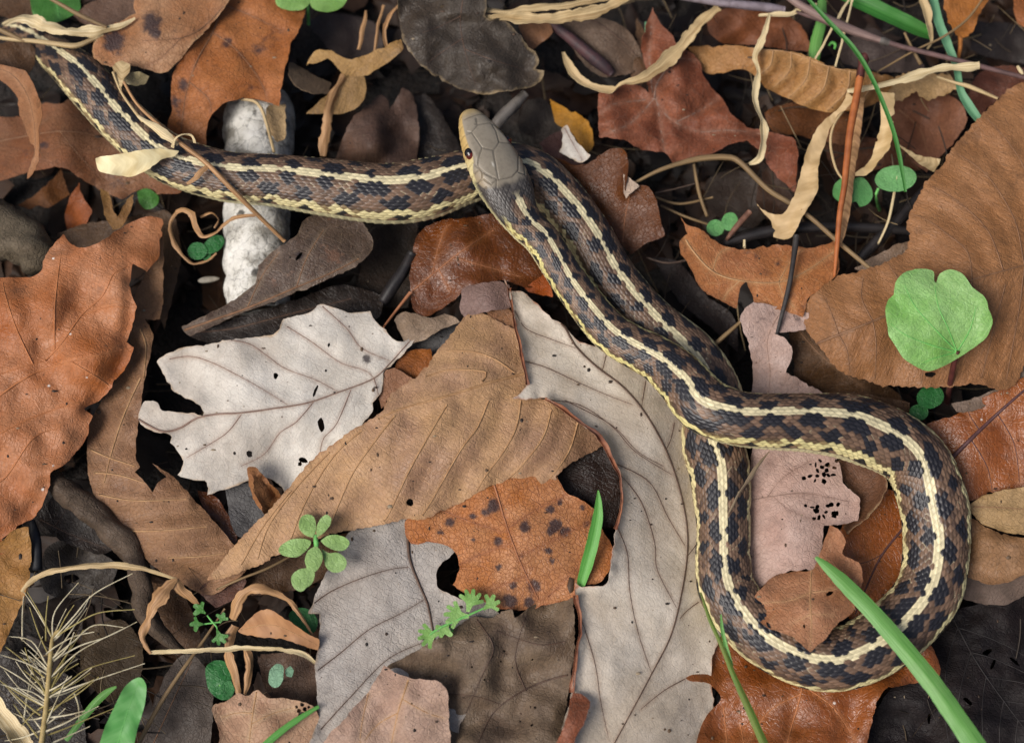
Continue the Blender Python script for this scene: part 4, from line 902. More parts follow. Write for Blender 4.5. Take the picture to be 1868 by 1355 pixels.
L('dry_leaf', 'brown leaf half hidden between the snake and tan folded leaf top', 'leaf', '880,560 925,555 945,600 955,660 930,640 900,590', 78, leafmat('#7a5640', '#8a664c'), und=3)
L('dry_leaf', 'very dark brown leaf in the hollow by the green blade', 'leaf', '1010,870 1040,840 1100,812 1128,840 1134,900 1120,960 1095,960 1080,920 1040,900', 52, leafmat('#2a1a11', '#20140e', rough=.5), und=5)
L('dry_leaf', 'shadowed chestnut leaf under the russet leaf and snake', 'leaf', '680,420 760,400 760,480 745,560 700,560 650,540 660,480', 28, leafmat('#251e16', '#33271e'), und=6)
tag(tube('twig', pts('752,462,60,9 735,495,56,11 715,525,50,12 698,552,42,10'), TWIGB, sides=9, wob=.15), 'stubby black twig left of the deep russet leaf', 'twig')
# top centre
L('dry_leaf', 'big slate grey leaf with tan rim above the snake head', 'leaf', '724,-40 728,41 738,79 759,110 786,134 820,154 855,168 889,172 937,165 971,158 990,142 994,129 975,126 984,112 976,95 964,86 947,62 920,38 889,27 885,-40', '730,20,122 760,105,108 860,165,96 985,135,104 900,100,128 850,60,130 890,20,134 800,80,124 800,0,130', SLATE, mid='850,-30 840,40 850,100 870,160', veins=['840,30 800,50 770,60', '845,70 800,100 775,120', '848,90 900,110 960,128'], veinmat=VEIN_D, vr=1, mr=1.3, und=14, und_wl=64, pil=2, crum=4, edgew=7, holes=[(807, 12, 6, 3, -30)], curls=[('975,128 930,130 890,135', 8, -8), ('760,40 790,30 850,25', 8, 6)])
L('dry_leaf', 'mauve brown crumpled leaf between dry blades and the snake', 'leaf', '608,300 625,255 640,219 660,200 673,192 690,175 705,180 712,200 735,160 752,175 762,215 765,260 755,310 680,310', '610,290,34 670,195,50 690,250,56 740,170,46 760,280,38 720,250,44', leafmat('#4a3a33', '#5c463a', streak=.4, mott=.6), und=12, und_wl=45)
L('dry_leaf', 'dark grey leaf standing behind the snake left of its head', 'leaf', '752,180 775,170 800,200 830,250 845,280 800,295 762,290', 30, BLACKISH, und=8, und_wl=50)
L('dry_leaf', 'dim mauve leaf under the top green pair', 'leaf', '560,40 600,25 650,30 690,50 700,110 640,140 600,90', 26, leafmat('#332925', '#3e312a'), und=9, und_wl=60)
L('straw_leaf', 'crinkled tan grass leaf folded beside the slate grey leaf', 'dry grass', '560,120 566,104 576,92 601,92 642,108 690,90 731,72 737,90 707,116 663,140 628,146 620,128 598,106 577,116', '560,115,62 600,98,78 642,115,84 735,80,92 650,140,70', leafmat('#a48457', '#8f7048', streak=.6, net=.05), und=5)
L('straw_leaf', 'drooping tan grass leaf pointing back towards the green seedling pair', 'dry grass', '560,208 580,188 601,168 624,146 663,138 668,168 654,195 625,207 594,208', '562,206,60 625,150,74 660,165,60 620,205,54', leafmat('#9c7e56', '#7f6544', streak=.6, net=.05), und=5)
tag(ribbon('straw_leaf', pts('628,140,78,12,0 612,165,80,16,20 600,200,74,20,30 594,240,64,22,10 588,285,50,12,0'), STRAWB, wav=.2), 'brown papery grass strip hanging down behind the snake', 'dry grass')
L('rolled_leaf', 'stiff grey tan rolled leaf beside the rust brown lobed leaf', 'leaf', '528,112 545,120 570,136 603,152 600,170 570,170 545,160 527,140', '530,120,60 600,160,52 560,150,72', leafmat('#85705a', '#6c5a48', streak=.5), und=3)
for i, (lab, p) in enumerate([('fine upright straw fibre beside the slate grey leaf', '735,0,90,4 712,30,86,6 700,60,80,8 705,85,78,5'), ('short tan straw fibre left of the slate grey leaf', '700,10,82,5 690,50,80,7 682,100,74,6'), ('broken straw fibre under the crinkled tan grass leaf', '668,20,70,4 662,55,72,7 654,90,66,5')]):
    tag(ribbon('straw', pts(p), STRAWB), lab, 'straw')
tag(ribbon('straw_leaf', pts('880,18,140,10 925,20,140,12 980,14,138,14 1050,6,134,14 1140,-15,130,12'), STRAW), 'pale straw blade along the top edge above the slate grey leaf', 'dry grass')
tag(ribbon('straw_leaf', pts('885,30,136,8 930,32,136,18 990,36,134,26,15 1040,28,132,26,-10 1100,16,128,22 1175,-20,124,16'), STRAW, wav=.25), 'wide crinkled straw blade lying across the slate grey leaf corner', 'dry grass')
L('dry_leaf', 'small folded brown leaf right of the slate grey leaf', 'leaf', '940,32 1000,40 1007,62 988,78 970,94 956,72', 74, BROWN, und=7, und_wl=40)
L('dry_leaf', 'mottled oval leaf carrying a dark red twig', 'leaf', '1018,45 1045,34 1073,30 1110,36 1146,56 1165,85 1172,105 1168,124 1136,138 1093,138 1055,105', '1030,50,46 1090,80,58 1165,110,46 1100,135,40', leafmat('#57473b', '#665344', net=.3, mott=.6, blotch=.5), mid='1073,32 1110,55 1145,85 1168,112', veinmat=VEIN_D, mr=2, und=5)
tag(tube('twig', pts('1000,40,70,8 1030,62,70,10 1070,95,68,12 1100,120,62,12 1116,136,56,7'), plainmat('#4d3233', '#352a2e', scale=220), sides=10, wob=.15), 'dark purple red twig on the mottled oval leaf', 'twig')
tag(tube('twig', pts('958,170,74,8 940,190,72,11 918,212,66,12 900,236,56,11'), TWIGG, sides=10, wob=.12), 'smooth grey twig just right of the snake snout', 'twig')
L('dry_leaf', 'yellow orange leaf scrap between snake and red crumpled leaf', 'leaf', '1002,180 1030,196 1062,212 1080,236 1082,270 1068,282 1045,245 1030,235 1012,222', '1005,185,46 1060,215,52 1080,270,46', leafmat('#b07a30', '#8f6a35', blotch=.6, blotchc='#54401f', mott=.5), und=4)
L('leaf_scrap', 'small whitish curled scrap right of the snake neck', 'leaf', '1024,236 1034,229 1050,255 1064,270 1078,284 1062,296 1040,288 1021,277 1026,256', '1030,232,84 1075,285,88 1024,275,80', SILVER, mid='1030,234 1045,262 1062,292', veinmat=VEIN_G, mr=.8, und=4)
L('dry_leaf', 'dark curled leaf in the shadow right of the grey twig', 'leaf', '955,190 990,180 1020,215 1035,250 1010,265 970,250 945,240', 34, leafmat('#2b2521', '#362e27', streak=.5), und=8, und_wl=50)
L('dry_leaf', 'pinkish maroon leaf corner just right of the snake nape', 'leaf', '985,262 1015,240 1030,238 1030,285 1070,300 1040,310 1000,285', 44, leafmat('#4e3632', '#422c26'), und=4)
L('dry_leaf', 'dark russet torn leaf standing along the right of the snake body', 'leaf', '1010,285 1045,300 1074,297 1098,281 1122,270 1142,277 1146,310 1140,352 1152,344 1163,336 1183,342 1196,360 1206,400 1212,431 1190,440 1173,447 1150,464 1130,440 1100,395 1060,335', '1020,290,60 1130,275,88 1140,345,78 1190,350,84 1205,430,66 1150,460,40 1090,350,64', leafmat('#4a2a18', '#5c371f', vein='#6e4830', streak=.5, rough=.5), mid='1135,460 1140,400 1150,350', veinmat=VEIN_R, mr=1, und=6, curls=[('1142,277 1146,310 1140,352', 8, 12)])
L('leaf_scrap', 'pale folded flap at the top of the dark russet torn leaf', 'leaf', '1137,318 1146,322 1158,332 1166,340 1152,350 1142,362 1138,345', '1140,320,94 1164,340,98 1142,358,92', leafmat('#b8a697', '#a5917f'), und=2)
# red maple and its neighbours
L('maple_leaf', 'crumpled red brown maple leaf below the curved straw blade', 'leaf', '1190,14 1202,39 1226,63 1234,80 1262,98 1280,117 1282,136 1297,158 1319,183 1329,200 1346,219 1377,234 1414,243 1450,256 1455,300 1450,350 1425,330 1400,300 1387,275 1353,258 1324,268 1280,287 1231,301 1214,280 1170,273 1141,256 1093,250 1091,207 1093,170 1122,158 1156,153 1183,168 1178,122 1170,85 1180,44',
  '1190,20,74 1180,120,62 1195,175,50 1270,120,62 1250,200,76 1320,190,56 1400,245,58 1440,300,44 1110,180,60 1100,245,52 1140,215,70 1230,295,46 1280,270,56', REDBROWN, mid='1194,180 1200,150 1235,110 1275,112', veins=['1194,180 1160,185 1120,190 1095,210', '1194,180 1220,215 1270,240 1330,238 1400,246', '1197,178 1205,230 1212,280', '1194,180 1150,225 1100,245', '1190,170 1185,100 1190,30', '1235,222 1280,200 1310,180'], veinmat=VEIN_G, vr=1.6, mr=2.0, und=12, und_wl=58, pil=18, pilw=26, crum=4)
L('dry_leaf', 'tan leaf tip with small green sprig beside the red maple leaf', 'leaf', '1160,30 1176,60 1180,110 1172,160 1150,150 1158,100', 52, leafmat('#664e38', '#563e2c'), und=4)
L('rolled_leaf', 'rolled tan leaf with strong curved ribs near the orange stem', 'leaf', '1256,88 1280,84 1317,82 1373,88 1400,92 1438,94 1475,103 1520,122 1556,128 1616,136 1644,152 1626,174 1600,188 1576,198 1520,205 1475,198 1438,181 1400,162 1360,128 1304,136 1285,130 1272,108', '1260,90,70 1373,90,90 1475,105,96 1600,140,88 1640,155,74 1300,130,66 1400,130,100 1480,160,108 1560,170,100 1400,160,72 1475,196,72 1576,198,70', leafmat('#9a7248', '#86603c', vein='#b08a5c', streak=.3, net=.3, mott=.5), mid='1373,90 1440,96 1520,124 1610,140', veins=['1443,96 1440,130 1410,160', '1478,105 1470,145 1440,178', '1512,122 1500,165 1465,192', '1550,130 1545,165 1510,202', '1410,94 1405,120 1380,140', '1590,136 1585,165 1560,196'], veinmat=VEIN_T, vr=1.5, mr=1.3, pil=-14, pilw=17, und=4)
L('dry_leaf', 'serrated tan leaf edge under the long pale straw', 'leaf', '1622,176 1645,182 1660,168 1672,166 1690,179 1715,172 1748,158 1730,140 1690,138 1640,140', 72, TANLOBE, und=4, ser=(6, 14))
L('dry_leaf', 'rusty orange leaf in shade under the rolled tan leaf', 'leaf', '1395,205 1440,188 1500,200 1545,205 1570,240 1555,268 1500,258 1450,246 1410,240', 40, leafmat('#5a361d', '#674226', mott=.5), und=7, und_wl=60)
L('dry_leaf', 'brown leaf with folded tip between orange stem and the big chestnut leaf', 'leaf', '1625,185 1680,165 1735,175 1765,215 1735,265 1700,300 1690,315 1660,290 1632,240', '1630,190,40 1740,190,46 1700,310,50 1690,240,34', leafmat('#6b4736', '#7c5642', mott=.5), mid='1640,200 1680,240 1700,310', veinmat=VEIN_B, mr=1, und=9, und_wl=50)
L('dry_leaf', 'dark reddish leaf beyond the rolled tan leaf at the top', 'leaf', '1290,30 1330,15 1380,20 1440,30 1470,60 1480,95 1430,90 1370,82 1320,80 1295,60', '1300,40,48 1400,30,54 1470,80,50', leafmat('#7d4e34', '#6a402a', mott=.5), und=12, und_wl=45)
L('dry_leaf', 'orange brown drooping leaf on a red stalk in the top corner', 'leaf', '1716,-30 1810,-30 1801,2 1786,23 1778,48 1762,68 1746,64 1728,30', '1720,0,104 1790,0,100 1755,66,88', leafmat('#9a6436', '#855530', streak=.3), petiole='1752,62,90,5 1752,85,84,4 1748,108,70,3.5', und=4, ser=(2.5, 12))
L('dry_leaf', 'dim maroon leaf at the right edge above the big chestnut leaf', 'leaf', '1780,140 1830,120 1900,130 1900,165 1840,168 1810,190 1785,215 1765,190', 50, leafmat('#5a3526', '#4b2a1f'), und=7, und_wl=60)
L('dry_leaf', 'brown leaf in the far top corner at the right', 'leaf', '1845,-30 1900,-30 1900,60 1860,45 1850,20', 70, leafmat('#8a5634', '#744628'), und=5)
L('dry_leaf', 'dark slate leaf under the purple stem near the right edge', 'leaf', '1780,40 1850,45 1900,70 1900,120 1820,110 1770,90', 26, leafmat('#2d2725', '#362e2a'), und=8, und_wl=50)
L('dry_leaf', 'mauve grey leaf behind the thin green grass at the top', 'leaf', '1530,80 1590,50 1620,70 1680,110 1690,135 1600,130 1540,115', 46, leafmat('#443935', '#4f423b'), und=8, und_wl=40)
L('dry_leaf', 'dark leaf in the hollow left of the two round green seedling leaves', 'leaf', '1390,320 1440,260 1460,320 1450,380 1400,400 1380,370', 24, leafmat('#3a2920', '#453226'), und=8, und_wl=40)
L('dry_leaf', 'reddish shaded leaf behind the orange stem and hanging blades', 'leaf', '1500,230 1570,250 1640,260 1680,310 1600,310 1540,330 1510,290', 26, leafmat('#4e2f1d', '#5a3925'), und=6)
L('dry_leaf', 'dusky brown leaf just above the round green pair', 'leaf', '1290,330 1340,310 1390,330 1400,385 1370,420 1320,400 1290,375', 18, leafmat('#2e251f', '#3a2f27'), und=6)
# right side
L('chestnut_leaf', 'big chestnut brown leaf with toothed edge under the round green leaf', 'leaf', '1467,565 1477,546 1515,515 1534,504 1584,492 1630,473 1653,458 1662,430 1655,413 1663,385 1680,354 1688,335 1719,302 1736,276 1764,243 1781,221 1812,193 1839,166 1868,150 1930,130 1930,600 1880,640 1862,680 1845,705 1819,709 1784,698 1746,702 1700,706 1650,704 1611,702 1573,690 1538,679 1515,656 1496,631 1473,600',
  '1470,570,88 1560,500,98 1660,440,104 1690,340,108 1780,230,116 1870,160,120 1880,400,128 1720,450,126 1600,590,118 1780,600,124 1880,560,122 1500,630,88 1600,695,86 1750,700,94 1850,690,92 1530,560,106', CHESTNUT, mid='1480,632 1504,621 1592,586 1680,548 1773,511 1868,484 1930,465', veins=['1592,586 1572,545 1575,505', '1680,548 1640,510 1620,480', '1773,511 1765,461 1725,425 1688,400 1665,392', '1830,494 1803,423 1750,370 1700,340', '1868,484 1850,400 1800,320 1745,280', '1900,470 1890,380 1860,290 1800,215', '1592,586 1598,627 1596,690', '1680,548 1690,600 1680,700', '1773,511 1765,580 1735,698', '1834,519 1815,590 1790,690', '1868,490 1858,570 1835,695', '1530,611 1545,640 1550,678', '1530,611 1520,580 1505,545'], veinmat=VEIN_B, vr=1.3, mr=2.2, und=8, und_wl=120, pil=-7, pilw=26, ser=(3.5, 15), holes=[(1697, 683, 10, 5, 0)])
L('oak_leaf', 'orange brown oak leaf with a torn notch left of the chestnut leaf', 'leaf', '1242,394 1256,412 1277,417 1300,437 1327,450 1365,455 1419,446 1477,452 1523,440 1530,470 1527,500 1500,525 1475,545 1465,580 1440,570 1400,562 1376,560 1373,542 1361,515 1350,527 1343,562 1304,543 1277,524 1261,492 1242,461 1240,438 1254,427', '1245,400,76 1260,450,88 1340,470,84 1330,550,70 1450,460,88 1520,450,80 1480,520,92 1420,550,82', leafmat('#9a6540', '#8a5a3e', vein='#b08458', edge='#7d5030', streak=.2, net=.35), mid='1245,425 1262,455 1300,495 1350,512 1420,515 1470,495 1520,460', veins=['1300,495 1310,465 1330,452', '1420,515 1440,480 1460,455', '1350,512 1330,530 1320,545', '1420,515 1430,540 1450,562'], veinmat=VEIN_T, vr=1.1, mr=2.0, und=7, pil=3, spots=[(1360, 455, 14, .5), (1420, 480, 10, .6), (1400, 500, 14, .4), (1380, 470, 8, .5), (1470, 560, 20, .5), (1440, 540, 18, .45)])
L('dry_leaf', 'pale mauve leaf underside with brown hood beside the snake crossing', 'leaf', '1350,586 1356,566 1375,552 1400,556 1440,562 1475,570 1470,600 1440,605 1411,607 1434,619 1446,642 1438,668 1434,680 1460,692 1500,718 1500,740 1369,740 1372,700 1373,669 1365,627', '1352,585,84 1420,570,90 1440,640,68 1400,620,78 1370,710,30 1490,725,32 1470,590,80', leafmat('#a88f84', '#b8a49c', vein='#b09080', net=.1, streak=.2), mid='1420,575 1400,620 1405,680 1400,730', veinmat=VEIN_G, mr=.8, und=5, spots=[(1390, 585, 26, .4), (1425, 575, 22, .45), (1455, 585, 18, .5), (1430, 700, 8, .6)])
L('dry_leaf', 'dark shaded leaf beneath the lower point of the chestnut leaf', 'leaf', '1435,580 1480,560 1540,640 1610,695 1650,730 1600,760 1500,740 1455,705 1448,660', '1440,590,50 1540,660,44 1620,730,30 1480,700,34', SHADEBR, und=7, und_wl=60, mid='1455,600 1500,650 1580,710', veinmat=VEIN_B, mr=1.2)
L('dry_leaf', 'grey brown shaded leaf edge at the notch of the chestnut leaf', 'leaf', '1560,490 1590,470 1640,445 1665,440 1660,480 1600,505', 62, leafmat('#6a584a', '#7a6656'), und=4)
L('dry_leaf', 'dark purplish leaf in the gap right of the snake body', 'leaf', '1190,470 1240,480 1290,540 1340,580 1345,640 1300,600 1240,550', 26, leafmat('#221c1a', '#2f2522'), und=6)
L('curled_leaf', 'drab grey leaf edge curling below the chestnut leaf corner', 'leaf', '1735,735 1770,728 1812,712 1850,690 1868,650 1905,620 1905,690 1868,700 1820,728 1780,748 1745,750', '1740,742,60 1810,718,70 1890,650,76', leafmat('#75655a', '#857568', streak=.4), und=4)
L('dry_leaf', 'glossy red brown leaf with thick dark midrib right of the coil', 'leaf', '1690,775 1715,764 1740,758 1777,735 1815,715 1868,688 1930,660 1930,880 1868,894 1817,899 1770,912 1720,900 1700,840', '1700,780,40 1780,740,58 1880,690,74 1880,880,56 1770,905,40 1790,790,62', GLOSSY, mid='1725,845 1742,829 1787,785 1830,745 1880,702', veins=['1787,785 1770,760 1765,745', '1770,800 1800,850 1810,895', '1820,755 1850,810 1860,880'], veinmat=VEIN_P, vr=1.3, mr=4.5, und=7, und_wl=80)
L('dry_leaf', 'light tan rounded leaf lobe at the right edge beside the coil', 'leaf', '1768,920 1782,910 1797,903 1830,894 1868,888 1930,880 1930,990 1868,976 1837,970 1797,959 1776,940', '1770,922,62 1850,900,72 1850,965,72 1900,930,80', TANLOBE, und=5, edgew=6, mid='1775,924 1820,925 1880,930', veinmat=VEIN_B, mr=1)
L('dry_leaf', 'mottled brown leaf below the light tan lobe by the coil', 'leaf', '1745,950 1775,945 1797,962 1837,975 1870,981 1930,990 1930,1040 1868,1048 1842,1060 1807,1065 1767,1052 1745,1040', '1760,960,48 1850,980,58 1850,1050,58', leafmat('#7d5c40', '#8a6a4e', mott=.6), und=7, und_wl=50, edgew=5)
L('dry_leaf', 'dull greyish leaf edge under the mottled brown leaf by the coil', 'leaf', '1735,1060 1770,1052 1868,1040 1930,1040 1930,1085 1868,1088 1830,1104 1790,1101 1750,1088', '1750,1075,36 1850,1060,46 1900,1070,46', leafmat('#5e5048', '#6e5e54', mott=.6), und=5)
L('dry_leaf', 'wet black rotting leaf mass at the lower right outside the coil', 'leaf', '1690,1190 1735,1120 1800,1098 1868,1088 1940,1090 1940,1420 1540,1420 1580,1330 1620,1260', '1700,1180,20 1800,1110,22 1900,1200,30 1750,1250,30 1650,1350,24 1850,1370,30', WET, und=14, und_wl=70, mid='1740,1130 1790,1220 1870,1330', veinmat=plainmat('#2d2827', '#211d1c'), mr=2, holes=[(1800, 1190, 10, 5, -35), (1812, 1210, 3, 12, 20), (1765, 1278, 10, 4, 40), (1850, 1205, 12, 3, 40), (1695, 1310, 3, 9, 0)], crum=3, auto=(5, 48))
L('oak_leaf', 'shiny orange brown leaf under the bottom of the coil', 'leaf', '1232,1223 1244,1188 1269,1158 1268,1133 1290,1120 1340,1130 1450,1170 1560,1170 1690,1170 1715,1215 1712,1235 1660,1247 1610,1262 1592,1310 1570,1400 1265,1400 1280,1320 1314,1275 1299,1250 1279,1243 1255,1238', '1240,1220,14 1300,1240,12 1450,1220,2 1700,1220,12 1600,1290,22 1420,1310,26 1300,1360,18 1500,1390,26', GLOSSY, mid='1470,1210 1460,1270 1440,1340 1430,1400', veins=['1465,1250 1520,1290 1560,1350', '1460,1265 1400,1300 1350,1380', '1320,1290 1325,1340 1330,1390', '1350,1320 1356,1350 1358,1390'], veinmat=VEIN_O, vr=1.2, mr=1.8, deep=False, und=10, und_wl=60, pil=4, curls=[('1600,1265 1575,1330 1555,1390', 18, 14)])
L('dry_leaf', 'mauve grey leaf with lacy worn patches inside the coil', 'leaf', '1374,800 1434,800 1500,815 1530,845 1540,884 1568,909 1564,949 1533,956 1503,959 1498,999 1484,1039 1438,1041 1399,1062 1368,1090 1360,1029 1362,929', '1380,820,48 1500,840,62 1560,920,70 1500,960,78 1480,1035,84 1400,1055,64 1366,1000,44 1440,930,80', MAUVE, mid='1372,912 1410,905 1470,900 1550,915', veins=['1410,905 1440,930 1490,950', '1400,906 1430,870 1480,840'], veinmat=VEIN_G, vr=.7, mr=1, und=5,
  holes=[(1488 + 12 * (i % 4) + 4 * math.sin(i * 5), 844 + 11 * (i // 4) + 4 * math.cos(i * 3), 2.2 + 2.6 * abs(math.sin(i * 2.3)), 2 + 3 * abs(math.cos(i * 1.7)), i * 40) for i in range(14)] + [(1466, 872, 4), (1478, 868, 5, 3, -20)] + [(1482 + 12 * (i % 5) + 4 * math.sin(i * 4), 922 + 11 * (i // 5) + 3 * math.cos(i * 7), 2.2 + 2.6 * abs(math.cos(i * 2.1)), 2 + 3 * abs(math.sin(i * 1.3)), i * 50) for i in range(14)] + [(1470, 922, 3)])
L('dry_leaf', 'brown leaf with pointed tip resting on the inner side of the coil', 'leaf', '1513,958 1528,964 1543,984 1538,1009 1555,1020 1568,1029 1574,1054 1568,1079 1553,1118 1528,1138 1508,1163 1478,1188 1448,1163 1399,1143 1379,1123 1375,1090 1409,1052 1445,1042 1480,1039 1496,1010 1505,985', '1515,960,92 1570,1050,96 1540,1120,116 1478,1186,126 1400,1140,118 1380,1090,94 1440,1050,86 1480,1040,96 1478,1110,126', leafmat('#8f6144', '#a0755a', vein='#a8805e', net=.3, streak=.2, mott=.5), mid='1480,1040 1478,1090 1480,1140 1478,1184', veins=['1479,1080 1440,1095 1385,1100', '1479,1080 1520,1075 1560,1060', '1479,1120 1440,1140', '1479,1120 1520,1120'], veinmat=VEIN_T, vr=1, mr=1.4, und=7, und_wl=60, pil=4, holes=[(1513, 1082, 8, 4, -25), (1402, 1140, 7, 3, 60), (1467, 1142, 2, 4, 0)], spots=[(1435, 1100, 12, .25)])
L('dry_leaf', 'deep orange shaded leaf between the pointed leaf and the coil', 'leaf', '1535,960 1600,895 1650,900 1665,1000 1650,1060 1610,1110 1550,1130 1540,1050', '1540,960,30 1640,920,18 1640,1040,18 1560,1110,30', GLOSSY, mid='1650,960 1610,1010 1585,1060 1560,1120', veins=['1610,1010 1580,1025 1545,1030'], veinmat=VEIN_P, mr=2.5, vr=1, und=5, deep=False)
L('curled_leaf', 'dark leaf with pale curled lip under the upper coil', 'leaf', '1510,850 1548,835 1600,850 1614,870 1618,890 1605,915 1588,939 1562,960 1545,974 1538,960 1565,935 1560,905 1540,880', '1520,850,40 1600,855,52 1616,890,66 1550,965,60 1560,900,40', leafmat('#5c4030', '#6e4e3a', edge='#b0936f'), und=4, curls=[('1614,870 1618,890 1588,939 1545,974', 7, 14)])
L('dry_leaf', 'brown shaded leaf tucked below the upper crossing of the coil', 'leaf', '1380,735 1450,715 1560,715 1660,735 1640,790 1500,800 1400,790', 26, SHADEBR, und=4, deep=False)
# ------------------------------------------------------------------ dry grass, straws, twigs
def rb(name, label, p, mat, cat='dry grass', **k):
    if cat == 'grass': k.setdefault('rough_', .15); k.setdefault('wav', .04)
    return tag(ribbon(name, pts(p), mat, **k), label, cat)
def tb(name, label, p, mat, cat='twig', **k): return tag(tube(name, pts(p), mat, **k), label, cat)
rb('straw_leaf', 'pale twisted straw blade over the corner green leaf', '4,46,136,6,0 22,36,138,14,20 50,34,138,22,0 75,46,136,24,-10 110,55,134,18,10 150,58,132,22,-10 190,54,130,14,20 225,46,130,10,0 246,32,130,4,0', STRAWP, wav=.3)
tb('straw_stalk', 'thin straw stem slanting over the corner green leaf', '70,-15,140,4 110,8,140,4 150,30,138,4.5 195,50,134,3', STRAWD, 'straw')
tb('straw_stalk', 'jointed straw stem above the snake tail', '-20,66,120,4 20,72,122,4 60,75,124,4.5 100,80,124,5 138,84,124,5.5 165,74,122,4.5 188,64,118,4', STRAW, 'straw')
tb('straw_stalk', 'short straw stub crossing the jointed stem at the edge', '-10,50,128,5 20,64,126,5 45,76,124,3', STRAWD, 'straw')
def stalk():
    root = empty('straw_stalk', W(300, 240, 150)); tag(root, 'bent straw stalk with leaf remnants lying over the snake', 'dry grass')
    tube('stem', pts('226,150,160,3 250,190,166,3 290,228,168,3.5 330,262,168,4.5 377,298,168,5 421,343,160,5 470,392,120,4.5 519,440,76,3.5'), STRAWB, root)
    tube('side_stem', pts('206,132,150,2.5 222,170,156,2.5 250,209,162,3 262,222,164,4'), STRAW, root)
    ribbon('sheath', pts('252,212,170,6 275,226,172,15 300,244,172,17 326,264,172,8'), STRAWP, root)
    leaf('blade_leaf', '', '', '175,288 219,281 260,273 295,271 326,276 319,285 295,291 274,308 240,322 206,319 180,312', '180,300,166 250,295,176 322,279,172 210,318,158', plainmat('#e6d8ac', '#cbb684', stretch=(3, .6, 1)), parent=root, und=3, jit=.6)
    ribbon('curl', pts('314,268,174,8,0 319,254,184,9,30 332,245,190,9,60 348,246,188,8,90 356,262,178,6,120'), STRAWP, root)
    ribbon('curl', pts('380,300,170,6 368,312,172,10,20 354,326,170,11,-20 340,336,166,5'), STRAWB, root)
    leaf('blade_leaf', '', '', '204,122 222,112 236,118 237,130 225,148 222,168 212,150', '204,122,140 236,120,150 222,165,156', STRAW, parent=root, und=2)
    leaf('blade_leaf', '', '', '222,146 236,134 256,132 272,140 266,153 248,158 230,154', '225,148,128 250,135,138 270,145,126', leafmat('#b0a07c', '#8f8466'), parent=root, und=3)
stalk()
tb('straw_stalk', 'bent straw stem curving over the birch stick', '440,182,88,2.5 462,184,94,3 476,197,96,3.5 486,225,92,3.2 500,278,90,3', STRAW, 'straw')
rb('straw_leaf', 'curly tan grass ribbon looping beside the birch stick', '322,388,76,6,0 335,382,88,12,20 350,392,92,14,-30 355,412,84,12,-60 368,432,78,10,-20 392,424,84,8,20 428,398,92,7,10 466,394,94,4,0', STRAWB, wav=.2)
rb('straw_leaf', 'thin curled grass loop above the small dark seedling', '324,386,70,6,0 312,405,66,8,30 314,432,60,10,10 326,460,54,8,-20 352,480,48,5,0 380,476,46,4,0 394,462,50,3,0', STRAWB)
rb('straw_leaf', 'narrow curled strip right of the thin grass loop', '365,395,70,5 385,388,78,7,40 398,400,76,6,70 390,415,70,5', STRAWB)
rb('straw_leaf', 'arching straw blade above the bristly dry grass', '38,1078,66,5 60,1058,78,8 100,1040,90,9 150,1033,98,9 215,1030,100,11 270,1040,98,7 322,1056,92,4', STRAW)
rb('straw_leaf', 'twisted orange tan blade bending down to the cross straw', '322,1056,96,6,0 306,1070,98,20,10 284,1095,96,28,0 270,1125,90,20,-20 260,1155,84,12,10 264,1178,80,8,0 274,1192,76,5,0', STRAWB, wav=.2)
rb('straw_leaf', 'short twisted blade end pointing at the tan folded leaf', '322,1056,92,8 330,1075,84,20,10 345,1090,74,14,-20 368,1108,60,4', STRAWB)
rb('straw_leaf', 'straight straw blade stretched across to the grey leaf', '272,1191,74,5 330,1187,78,7 400,1184,80,8 470,1182,80,9 535,1187,76,8 560,1198,68,8 576,1210,60,5', STRAWP)
rb('straw_leaf', 'arched tan blade curling above the straight straw', '424,1130,66,12,0 430,1105,80,18,10 446,1082,92,20,-10 470,1073,98,18,0 500,1080,94,13,0 528,1098,86,9,0 545,1120,78,7,0 570,1158,66,5,0', STRAWB, wav=.15)
L('straw_leaf', 'broad orange tan blade beneath the arched tan blade', 'dry grass', '434,1150 452,1132 476,1112 492,1112 520,1128 556,1152 582,1166 580,1186 556,1178 520,1166 480,1162 452,1158', '436,1148,64 485,1125,86 580,1178,70 500,1160,70', plainmat('#ab7d54', '#8a5f3c', stretch=(3, .7, 1)), und=4, mid='440,1148 500,1140 578,1176', veinmat=STRAWB, mr=1.2)
rb('straw_leaf', 'brown papery blade hanging below the straight straw', '428,1140,60,16,0 418,1165,56,18,20 416,1195,52,20,0 424,1225,46,18,-10 436,1265,40,10,0', STRAWB, wav=.2)
rb('straw_leaf', 'narrow brown blade hanging beside the dusty seedling', '446,1180,50,10 456,1210,48,14,20 452,1240,42,12 446,1265,38,6', STRAWB, wav=.2)
tb('straw_stalk', 'long thin straw rising from the bottom past the cross straw', '248,1365,50,4 285,1295,62,4 320,1240,68,3.6 352,1195,68,3.2 380,1155,60,2.6 410,1110,50,2', STRAWD, 'straw')
tb('straw_stalk', 'thin straw lying behind the green rosette', '395,1075,48,2 440,1055,56,2.4 490,1035,56,2.4 540,1008,50,2', STRAWD, 'straw')
rb('straw_leaf', 'thick beige blade at the bottom corner beside the bristly grass', '-20,1275,60,30 10,1310,62,28 50,1365,60,24', STRAWP)
